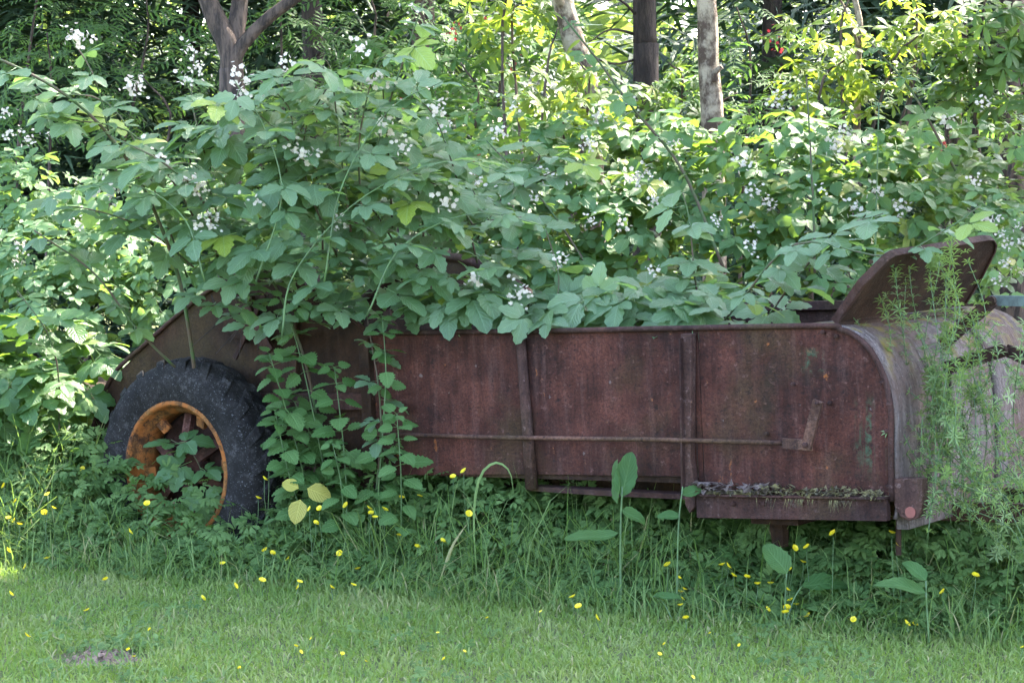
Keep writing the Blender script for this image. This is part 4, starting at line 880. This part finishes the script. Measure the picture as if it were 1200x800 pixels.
for (x, y), s_, tp in (((352, 585), .6, (-.2, -.2, -1)), ((360, 572), .62, (1, -.2, -.35)), ((350, 572), .45, (-.5, .1, .2))):
    v, t, u = leaflet(.2*s_*1.1, .2*s_*.5, 6, 0, .2, .15, .55, .8); R_ = frames(np.array([(0, -.9, .5)]), np.array([tp]))[0]; A = Acc(); A.add(v@R_.T+at(x, y, 11.55)-at(362, 590, 11.6), t, u); link('leaf', A.mesh('leaf', M['yellow']), yl)
def onwag(x, d=.22):
    p = at(x, 700, wagon_depth(x)-d); p[2] = 0; return p
def dock(label, base, leaves_):
    t = thing('dock_plant', label, 'dock plant', tuple(base), 'docks below the spreader')
    for pts, kind, arg in leaves_:
        A = Acc()
        if kind == 'stem': A.add(*tube(spline(pts, 10)-base, np.linspace(arg, arg*.6, 10), 6)); link('stem', A.mesh('stem', M['stem']), t)
        else:
            if len(leaves_) < 4 and not any(q[1] == 'stem' for q in leaves_):
                sk_ = spline([np.zeros(3), (np.array(pts[0])-base)*.5+[0, .02, .03], np.array(pts[0])-base], 6); B_ = Acc(); B_.add(*tube(sk_, .004, 5)); link('stalk', B_.mesh('stalk', M['stem']), t)
            a, b2 = np.array(pts[0]), np.array(pts[1]); L = np.linalg.norm(b2-a); v, tt, u = leaflet(L, arg[0]*1.15, 11, .05, arg[1], .34, .45, .72, .022, rng.random()*6); R_ = frames(np.array([arg[2]]), (b2-a)[None])[0]; A.add(v@R_.T+a-base, tt, u); link('leaf', A.mesh('leaf', M['dock']), t)
b = onwag(728); dY = b[1]
dock('upright dock with one tall leaf standing in front of the lower rail', b, [([b, at(727, 640, dY), at(729, 570, dY)], 'stem', .008), ((at(729, 582, dY), at(736, 530, dY-.03)), 'leaf', (.052, .05, (-.3, -1, .2))), ((at(724, 590, dY), at(716, 538, dY+.03)), 'leaf', (.03, .05, (-.8, -.6, .1))), ((at(728, 598, dY), at(756, 597, dY-.06)), 'leaf', (.035, .3, (.1, -.6, .8))), ((at(725, 625, dY), at(664, 620, dY-.1)), 'leaf', (.040, -.10, (0, -.5, .9)))])
b = onwag(793, .16); dY = b[1]
dock('thin dock stem with small leaves behind the lower rail', b, [([b, at(795, 620, dY), at(800, 570, dY)], 'stem', .006), ((at(799, 580, dY), at(822, 566, dY)), 'leaf', (.03, .1, (0, -.7, .7))), ((at(797, 605, dY), at(770, 600, dY)), 'leaf', (.025, .2, (0, -.7, .7)))])
b = onwag(920, .10); dY = b[1]
dock('broad dock leaves half hidden in the undergrowth under the front panel', b, [((at(922, 672, dY), at(904, 632, dY)), 'leaf', (.055, .15, (.2, -.8, .5))), ((at(940, 686, dY+.1), at(995, 668, dY+.1)), 'leaf', (.05, .25, (0, -.6, .8)))])
b = onwag(1090, .10); dY = b[1]
dock('long dock leaves lying low under the front skid', b, [((at(1085, 694, dY), at(1035, 664, dY)), 'leaf', (.04, .25, (.2, -.6, .9))), ((at(1085, 680, dY), at(1070, 648, dY)), 'leaf', (.035, .3, (.2, -.7, .6)))])
b = onground(840, 745); dY = b[1]
dock('lone pale dock leaf at the edge of the lawn', b, [((at(835, 756, dY), at(850, 738, dY)), 'leaf', (.03, .1, (0, -.6, .8)))])
b = onwag(790, .3); dY = b[1]
dock('single long dock leaf lying flat in the undergrowth', b, [((at(766, 698, dY), at(800, 700, dY)), 'leaf', (.025, .1, (0, -.5, .9)))])
# bent broad grass blades
def ribbon(pts, w, n=14):
    C = spline(pts, n); tg = np.gradient(C, axis=0); sd = np.cross(tg, [0, -1, .3]); sd /= np.linalg.norm(sd, axis=1)[:, None]+1e-9; ww = w*np.sin(np.linspace(.35, pi-.02, n))[:, None]
    V = np.empty((2*n, 3)); V[::2] = C-sd*ww; V[1::2] = C+sd*ww; T = [t for i in range(n-1) for t in ((2*i, 2*i+1, 2*i+3), (2*i, 2*i+3, 2*i+2))]
    return V, np.array(T), np.stack([np.tile([0, 1], n), np.repeat(np.linspace(0, 1, n), 2)], 1)
gY = wagon_depth(570)-.3; b = onwag(570, .3); gt = thing('broad_grass', 'broad bent grass blades below the second panel', 'grass clump', tuple(b))
for pts in ([(560, 690), (555, 610), (562, 560), (580, 542), (597, 552), (602, 580)], [(515, 680), (530, 640), (548, 612)]):
    A = Acc(); A.add(*ribbon([at(x, y, gY)-b for x, y in pts], .0065)); link('blade', A.mesh('blade', M['tall']), gt)
# buttercups, one by one
pts = [(287+0,58)]
c1 = [(287,58),(14,116),(55,168),(166,146),(186,193),(154,209),(30,228),(50,237),(68,250),(61,320),(26,340),(163,368),(88,396),(36,491),(302,548),(93,636),(520,614),(445,684),(466,708),(832,747),(1027,672),(1044,692),(1081,645),(1182,698),(450,276),(511,178),(933,62),(918,92),(896,159),(1076,196),(1110,195),(1096,245),(921,340),(946,350),(1001,370),(760,376),(772,387),(910,445),(816,463),(1040,450),(1036,467),(1152,469),(703,506),(1180,350),(367,441)]
c2 = [(388,85),(426,66),(17,184),(96,194),(103,211),(117,226),(150,199),(209,157),(272,153),(204,288),(264,328),(351,307),(388,388),(57,405),(196,415),(42,461),(442,213),(335,626),(506,574),(427,690),(357,716),(85,724),(5,697),(803,502),(824,535),(693,552),(886,574),(1134,391),(1170,435),(1178,484),(1180,508),(1178,530),(1122,664),(1105,700)]
c3 = [(388,332),(432,329),(350,381),(418,381),(370,409),(137,391),(157,394),(176,428),(223,433),(260,457),(305,455),(363,476),(374,513),(395,528),(362,540),(357,556),(434,567),(294,545),(593,580),(11,575),(5,475),(197,668),(94,627),(35,780),(523,281),(745,319),(727,280),(781,563),(777,594),(809,597),(866,568),(935,566),(904,484),(1016,428),(1180,676)]
BC = [(x/2.963+o_, y/2.963+530) for L, o_ in ((c1, 0), (c2, 400), (c3, 800)) for x, y in L]
A = Acc()
for a in range(5): v, t, u = leaflet(.0180, .0080, 4, 0, -.45, .35, .75, .25); A.add(rotz(v, a*1.257), t, u)
A.add(*tube([(0, 0, 0), (0, 0, .005)], [.004, .003], 6)); BUT = A.mesh('flower', M['yellowpetal'])
A = Acc(); A.add(*tube(spline([(0, 0, 0), (.02, .01, .4), (.0, 0, .8), (0, 0, 1)], 7), .0016, 4)); STEM = A.mesh('stem', M['stem'])
for x, y in BC:
    if y < 690: h = rng.uniform(.18, .34)
    elif y < 720: h = rng.uniform(.12, .22)
    else: h = rng.uniform(.06, .10)
    p = onground(x, y, h)
    if h > .11:
        lim = wagon_depth(x)-.12 - (.42 if x < 345 else .0)
        e0 = edgeY((x-600)/F*11)+rng.uniform(.02, .16)
        for Yq in np.linspace(e0, max(lim, e0+.02), 12):
            p = at(x, y, Yq)
            if p[2] < .46: break
        if p[2] < .10: p = onground(x, y, .10)
    z = max(p[2], .05)
    if x < 130: g, lab = 'buttercups in the grass left of the tyre', 'yellow buttercup in the grass left of the tyre'
    elif y > 712 and not (x > 690 and y < 735): g, lab = 'buttercups in the short lawn', 'low yellow buttercup standing in the short mown lawn'
    elif x < 360: g, lab = 'buttercups in front of the tyre', 'yellow buttercup in the undergrowth in front of the tyre'
    elif x < 660: g, lab = 'buttercups below the long panels', 'yellow buttercup in the undergrowth below the long rear panels'
    else: g, lab = 'buttercups below the curved front', 'yellow buttercup on a tall stem below the curved front end'
    t = thing('buttercup', lab, 'buttercup', (p[0], p[1], 0), g); s_ = link('stem', STEM, t); s_.scale = (1, 1, z); s_.rotation_euler = (0, 0, rng.uniform(0, 6))
    f = link('flower', BUT, t, (0, 0, z)); k = rng.uniform(.45, .62) if 'lawn' in g else rng.uniform(.85, 1.12); f.scale = (k, k, k); f.rotation_euler = (rng.uniform(.1, 1.1), rng.normal()*.35, rng.uniform(0, 6))
# cleavers hanging on the front
def cleavers(label, paths, dens, group='cleavers on the front of the spreader'):
    t = thing('cleavers', label, 'weed', tuple(toworld(paths[0][0])), group); b = np.array(t.location); A = Acc()
    for pth in [p for p in paths for q in range(dens)]:
        jit = rng.normal(size=3)*[.09, .07, .06]; C = spline([toworld(np.array(q)+jit+rng.normal(size=3)*[.055, .05, .045]) for q in pth], 60); st = Acc(); st.add(*tube(C[::3]-b, .0024, 3)); link('stem', st.mesh('stem', M['stem']), t)
        ln = np.linalg.norm(np.diff(C, axis=0), axis=1).sum(); step = max(1, round(60*.05/ln)); tg = np.gradient(C, axis=0)
        for i in range(2, 60, step):
            R_ = frames((tg[i]/np.linalg.norm(tg[i])+.2*rng.normal(size=3))[None], rng.normal(size=(1, 3)))[0]; L_ = rng.uniform(.026, .055); c = C[i]
            for k in range(7):
                v = np.array([(-.002, .002, 0), (.002, .002, 0), (.0040, L_*.6, .008), (-.0040, L_*.6, .008), (0, L_, .004)]); v = rotz(v, k*.9+rng.normal()*.12); A.add(v@R_.T+c-b, [(0, 1, 2), (0, 2, 3), (3, 2, 4)], rnd=rng.random())
    link('foliage', A.mesh('foliage', M['cleaver']), t, kind='stuff')
def fr(px, py, w): return sp(px, py, w)
cleavers('tall cleavers strands climbing in front of the raised lid', [[fr(1120, 620, .25), fr(1105, 500, .25), fr(1090, 420, .25), fr(1082, 340, .25), fr(1072, 300, .25)], [fr(1100, 560, .2), fr(1085, 460, .2), fr(1100, 380, .3), fr(1102, 300, .4)], [fr(1112, 600, .25), fr(1120, 500, .25), fr(1110, 430, .25), fr(1095, 360, .3)]], 6)
cleavers('dense cleavers tangle hanging down the curved front', [[fr(1200, 620, .3), fr(1160, 580, .2), fr(1110, 520, .15), fr(1088, 470, .15)], [fr(1190, 600, .25), fr(1150, 530, .2), fr(1120, 470, .2), fr(1105, 420, .25)], [fr(1170, 610, .25), fr(1130, 570, .15), fr(1095, 540, .1), fr(1085, 500, .1)], [fr(1215, 580, .3), fr(1180, 540, .25), fr(1150, 500, .25), fr(1130, 450, .25)], [fr(1210, 640, .3), fr(1175, 600, .25), fr(1130, 545, .2), fr(1100, 470, .2)], [fr(1140, 560, .2), fr(1130, 510, .2), fr(1100, 470, .15)], [fr(1220, 600, .5), fr(1190, 520, .4), fr(1160, 460, .3), fr(1140, 430, .3)], [fr(1205, 660, .3), fr(1190, 600, .2), fr(1150, 590, .1), fr(1120, 570, .1)], [fr(1080, 600, .05), fr(1090, 540, .05), fr(1085, 480, .05), fr(1095, 430, .1)], [fr(1215, 540, .5), fr(1195, 480, .5), fr(1180, 440, .5)]], 4)
cleavers('loose cleavers strands before the flat link bars', [[fr(1195, 560, .4), fr(1180, 490, .4), fr(1190, 430, .4), fr(1205, 390, .4)], [fr(1160, 520, .35), fr(1150, 470, .35), fr(1160, 420, .35)]], 2)
# ------------------------------------------------------------------ visible-leaf ranking, then build leaf objects
allP = np.concatenate([np.concatenate(p.P) for p in Plant.all]); own = np.concatenate([np.full(sum(map(len, p.P)), i) for i, p in enumerate(Plant.all)]); allS = np.concatenate([np.concatenate(p.S) for p in Plant.all])
px, py, dz = project(allP); sz = .2*allS*F/dz
cell = (np.clip(px, -20, 1220)//11).astype(int)*200 + (np.clip(py, -20, 820)//11).astype(int)
order = np.lexsort((dz, cell)); rank = np.empty(len(order)); cs = cell[order]; first = np.r_[True, cs[1:] != cs[:-1]]; idx = np.arange(len(cs)); st = np.maximum.accumulate(np.where(first, idx, 0)); rank[order] = idx-st
vis = sz/(1+rank)*((px > -10) & (px < 1210) & (py > -10) & (py < 810))
for i, p in enumerate(Plant.all): p.finish(vis[own == i])
# ------------------------------------------------------------------ undergrowth and lawn
def scatter_under(n, xr, yfun, hfun, dens_noise=True):
    X = rng.uniform(*xr, n); d = rng.random(n); Y = yfun(X, d); return X, Y
n = 20000; X = rng.uniform(-4, 4, n); D_ = rng.uniform(-.04, 2.6, n)**1.0; Yq = edgeY(X)+D_+.10*vnoise(np.stack([X, D_*0, D_*0], 1), 3, 2)
top = .07+.36*np.clip(D_/.36, 0, 1)+(.10+.10*(X < .15))*np.clip((D_-.3)/.25, 0, 1)*(1+.35*vnoise(np.stack([X, Yq, 0*X], 1), 2.6, 5)); Zq = np.clip(top*rng.uniform(.3, 1, n)**.8*np.where(rng.random(n) < .08, 1.35, 1), .02, None)
P = np.stack([X, Yq, Zq], 1); q = np.stack([P@np.ones(3)*0, X*0], 1)
lc = (P-ORG)@np.stack([UX, WX, VX], 1); inwh = (np.abs(lc[:, 1]+.2) < .2) & (np.hypot(lc[:, 0]-wc[0], lc[:, 2]-wc[2]) < .62); P = P[~inwh & (P[:, 2] > .02)]; m = len(P)
o = joined('undergrowth', 'butt', P, frames(np.array([0, -.4, 1.])+.4*rng.normal(size=(m, 3)), rng.normal(size=(m, 3))+[0, -.3, 0]), rng.uniform(.6, 1.7, m), rng.integers(0, 4, m), 'under'); o['label'] = 'dark green buttercup leaves growing along the foot of the spreader'; o['category'] = 'undergrowth'
def blades(name, X, Y, H, Wd, lean, mat, label, cat):
    n = len(X); a = rng.uniform(0, 2*pi, n); ln = lean*rng.random(n)**.7; dx, dy = np.cos(a), np.sin(a); ca = rng.uniform(0, pi, n); sx, sy = np.cos(ca)*Wd, np.sin(ca)*Wd*.5
    V = np.empty((n, 7, 3))
    for j, (t, w) in enumerate(((0, 1.), (.4, .9), (.75, .6))):
        k = ln*H*t*t; cx = X+dx*k; cy = Y+dy*k; z = H*t*(1-.35*ln*t)
        V[:, 2*j] = np.stack([cx-sx*w, cy-sy*w, z], 1); V[:, 2*j+1] = np.stack([cx+sx*w, cy+sy*w, z], 1)
    k = ln*H*1.05; V[:, 6] = np.stack([X+dx*k, Y+dy*k, H*np.maximum(.12, 1-.5*ln)], 1)
    T = np.array([(0, 1, 3), (0, 3, 2), (2, 3, 5), (2, 5, 4), (4, 5, 6)]); TT = (T[None]+np.arange(n)[:, None, None]*7).reshape(-1, 3)
    me = mesh_from(name, V.reshape(-1, 3), TT, M[mat], np.tile(np.array([(0, 0), (1, 0), (0, .4), (1, .4), (0, .75), (1, .75), (.5, 1)]), (n, 1)), np.repeat(rng.random(n), 7)); o = link(name, me, kind='stuff'); o['label'] = label; o['category'] = cat; return o
n = 130000; X = rng.uniform(-4.2, 4.2, n); Y = rng.uniform(7.6, 12.6, n); s = edgeY(X)+.15-Y; g = vnoise(np.stack([X, Y, 0*X], 1), 1.7, 8); sc_ = onground(120, 770)
bare = np.hypot((X-sc_[0])/.19, (Y-sc_[1]+.06)/.20); ok = (s > 0) & (bare > 1+.25*g)
for bx, by, r_ in ((480, 765, .07), (722, 770, .09)): bp = onground(bx, by); ok &= ~((np.hypot(X-bp[0], Y-bp[1]) < r_) & (rng.random(n) < .7))
X, Y, s, g = X[ok], Y[ok], s[ok], g[ok]; H = (.055+.022*g+.05*np.exp(-s/.18))*rng.uniform(.6, 1.3, len(X)); H = np.clip(H, .02, None)
blades('lawn_grass', X, Y, H, .0042, 1.4, 'lawn', 'short mown grass in front of the spreader', 'grass')
n = 17000; X = rng.uniform(-4, 4, n); D_ = rng.uniform(-.16, 1.1, n); Y = edgeY(X)+D_; cl = vnoise(np.stack([X, Y, 0*X], 1), 2.4, 15); ok = (cl+.6*rng.random(n) > .0); X, Y, D_ = X[ok], Y[ok], D_[ok]
lc = (np.stack([X, Y, 0*X], 1)-ORG)@np.stack([UX, WX, VX], 1); ok = ~((lc[:, 1] > -.4) & (lc[:, 1] < .05) & (np.abs(lc[:, 0]-wc[0]) < .62)); X, Y, D_ = X[ok], Y[ok], D_[ok]
blades('long_grass', X, Y, rng.uniform(.16, .58, len(X))*(.5+.5*np.clip(D_/.35, 0, 1)), .0038, 1.5, 'tall', 'long unmown grass along the foot of the spreader', 'grass')
n = 1500; X = rng.uniform(-3.4, 3.4, n); D_ = rng.uniform(.05, .45, n); Y = edgeY(X)+D_; ok = vnoise(np.stack([X, Y, 0*X], 1), 2.1, 77)+.5*rng.random(n) > .25; ok &= ~((X > -2.5) & (X < -1.35)); X, Y = X[ok], Y[ok]
blades('seeding_grass', X, Y, rng.uniform(.40, .78, len(X)), .0034, 1.0, 'tall', 'taller thin grass standing against the lower side of the spreader', 'grass')
n = 900; X = rng.uniform(-3.6, -2.05, n); Y = rng.uniform(12.5, 13.2, n)
blades('tall_grass', X, Y, rng.uniform(.35, .95, n), .0055, .6, 'tall', 'tall grass blades at the left edge beside the tyre', 'grass')
n = 9000; X = rng.uniform(-4, 4, n); Y = rng.uniform(7.8, 12.2, n); g = vnoise(np.stack([X, Y, 0*X], 1), 3.6, 31); ok = (Y < edgeY(X)+.1) & (g > .25); X, Y = X[ok], Y[ok]
blades('lawn_tufts', X, Y, rng.uniform(.07, .14, len(X)), .0035, 1.4, 'tall', 'taller tufts scattered through the mown lawn', 'grass')
n = 1400; X = rng.uniform(-4, 4, n); Y = rng.uniform(8.2, 12.2, n); g = vnoise(np.stack([X, Y, 0*X], 1), 2.9, 44); ok = (Y < edgeY(X)+.1) & (g > .2); P = np.stack([X, Y, rng.uniform(.035, .065, n)], 1)[ok]; m = len(P)
o = joined('clover', 'butt', P, frames(np.array([0, -.3, 1.])+.3*rng.normal(size=(m, 3)), rng.normal(size=(m, 3))), rng.uniform(.5, .9, m), rng.integers(0, 4, m), 'under'); o['label'] = 'small broad weed leaves mixed into the mown lawn'; o['category'] = 'weeds'
# bare soil patch
V = []; T = []; c = onground(120, 770); nr, na = 9, 28
for i in range(nr+1):
    for k in range(na):
        a = 2*pi*k/na; r = i/nr*(1+.18*sin(3*a+1)+.1*sin(5*a)); x, y = .15*r*cos(a), .12*r*sin(a); V.append((x, y, .034*max(0, 1-(i/nr)**1.6)*(1+.5*vnoise(np.array([[x, y, 0]]), 40, 3)[0])-.004))
for i in range(nr):
    for k in range(na): a = i*na+k; b_ = i*na+(k+1) % na; T += [(a, b_, b_+na), (a, b_+na, a+na)]
o = link('soil_patch', mesh_from('soil_patch', V, T, M['soil']), None, (c[0], c[1], -.01)); o['label'] = 'bare patch of crumbled pinkish soil in the lawn at the lower left'; o['category'] = 'soil patch'
A = Acc()
for k in range(130):
    q = rng.normal(size=2)*[.085, .07]; h_ = rng.uniform(.004, .012); b_ = np.array([q[0], q[1], .012+.02*max(0, 1-np.hypot(q[0]/.15, q[1]/.12))]); A.add(b_+rng.normal(size=(4, 3))*h_, [(0, 1, 2), (0, 2, 3), (0, 3, 1), (1, 3, 2)])
link('soil_crumbs', A.mesh('soil_crumbs', M['soil'], False), o, kind='stuff')
P = np.stack([c[0]+rng.normal(size=90)*.16+.06, c[1]+.12+np.abs(rng.normal(size=90))*.06, rng.uniform(.02, .05, 90)], 1)
o = joined('clover_patch', 'heartlow', P, frames(np.array([0, -.5, 1.])+.3*rng.normal(size=(90, 3)), rng.normal(size=(90, 3))), rng.uniform(.2, .38, 90), rng.integers(0, 5, 90), 'under'); o['label'] = 'low round weed leaves behind the bare soil patch'; o['category'] = 'weeds'
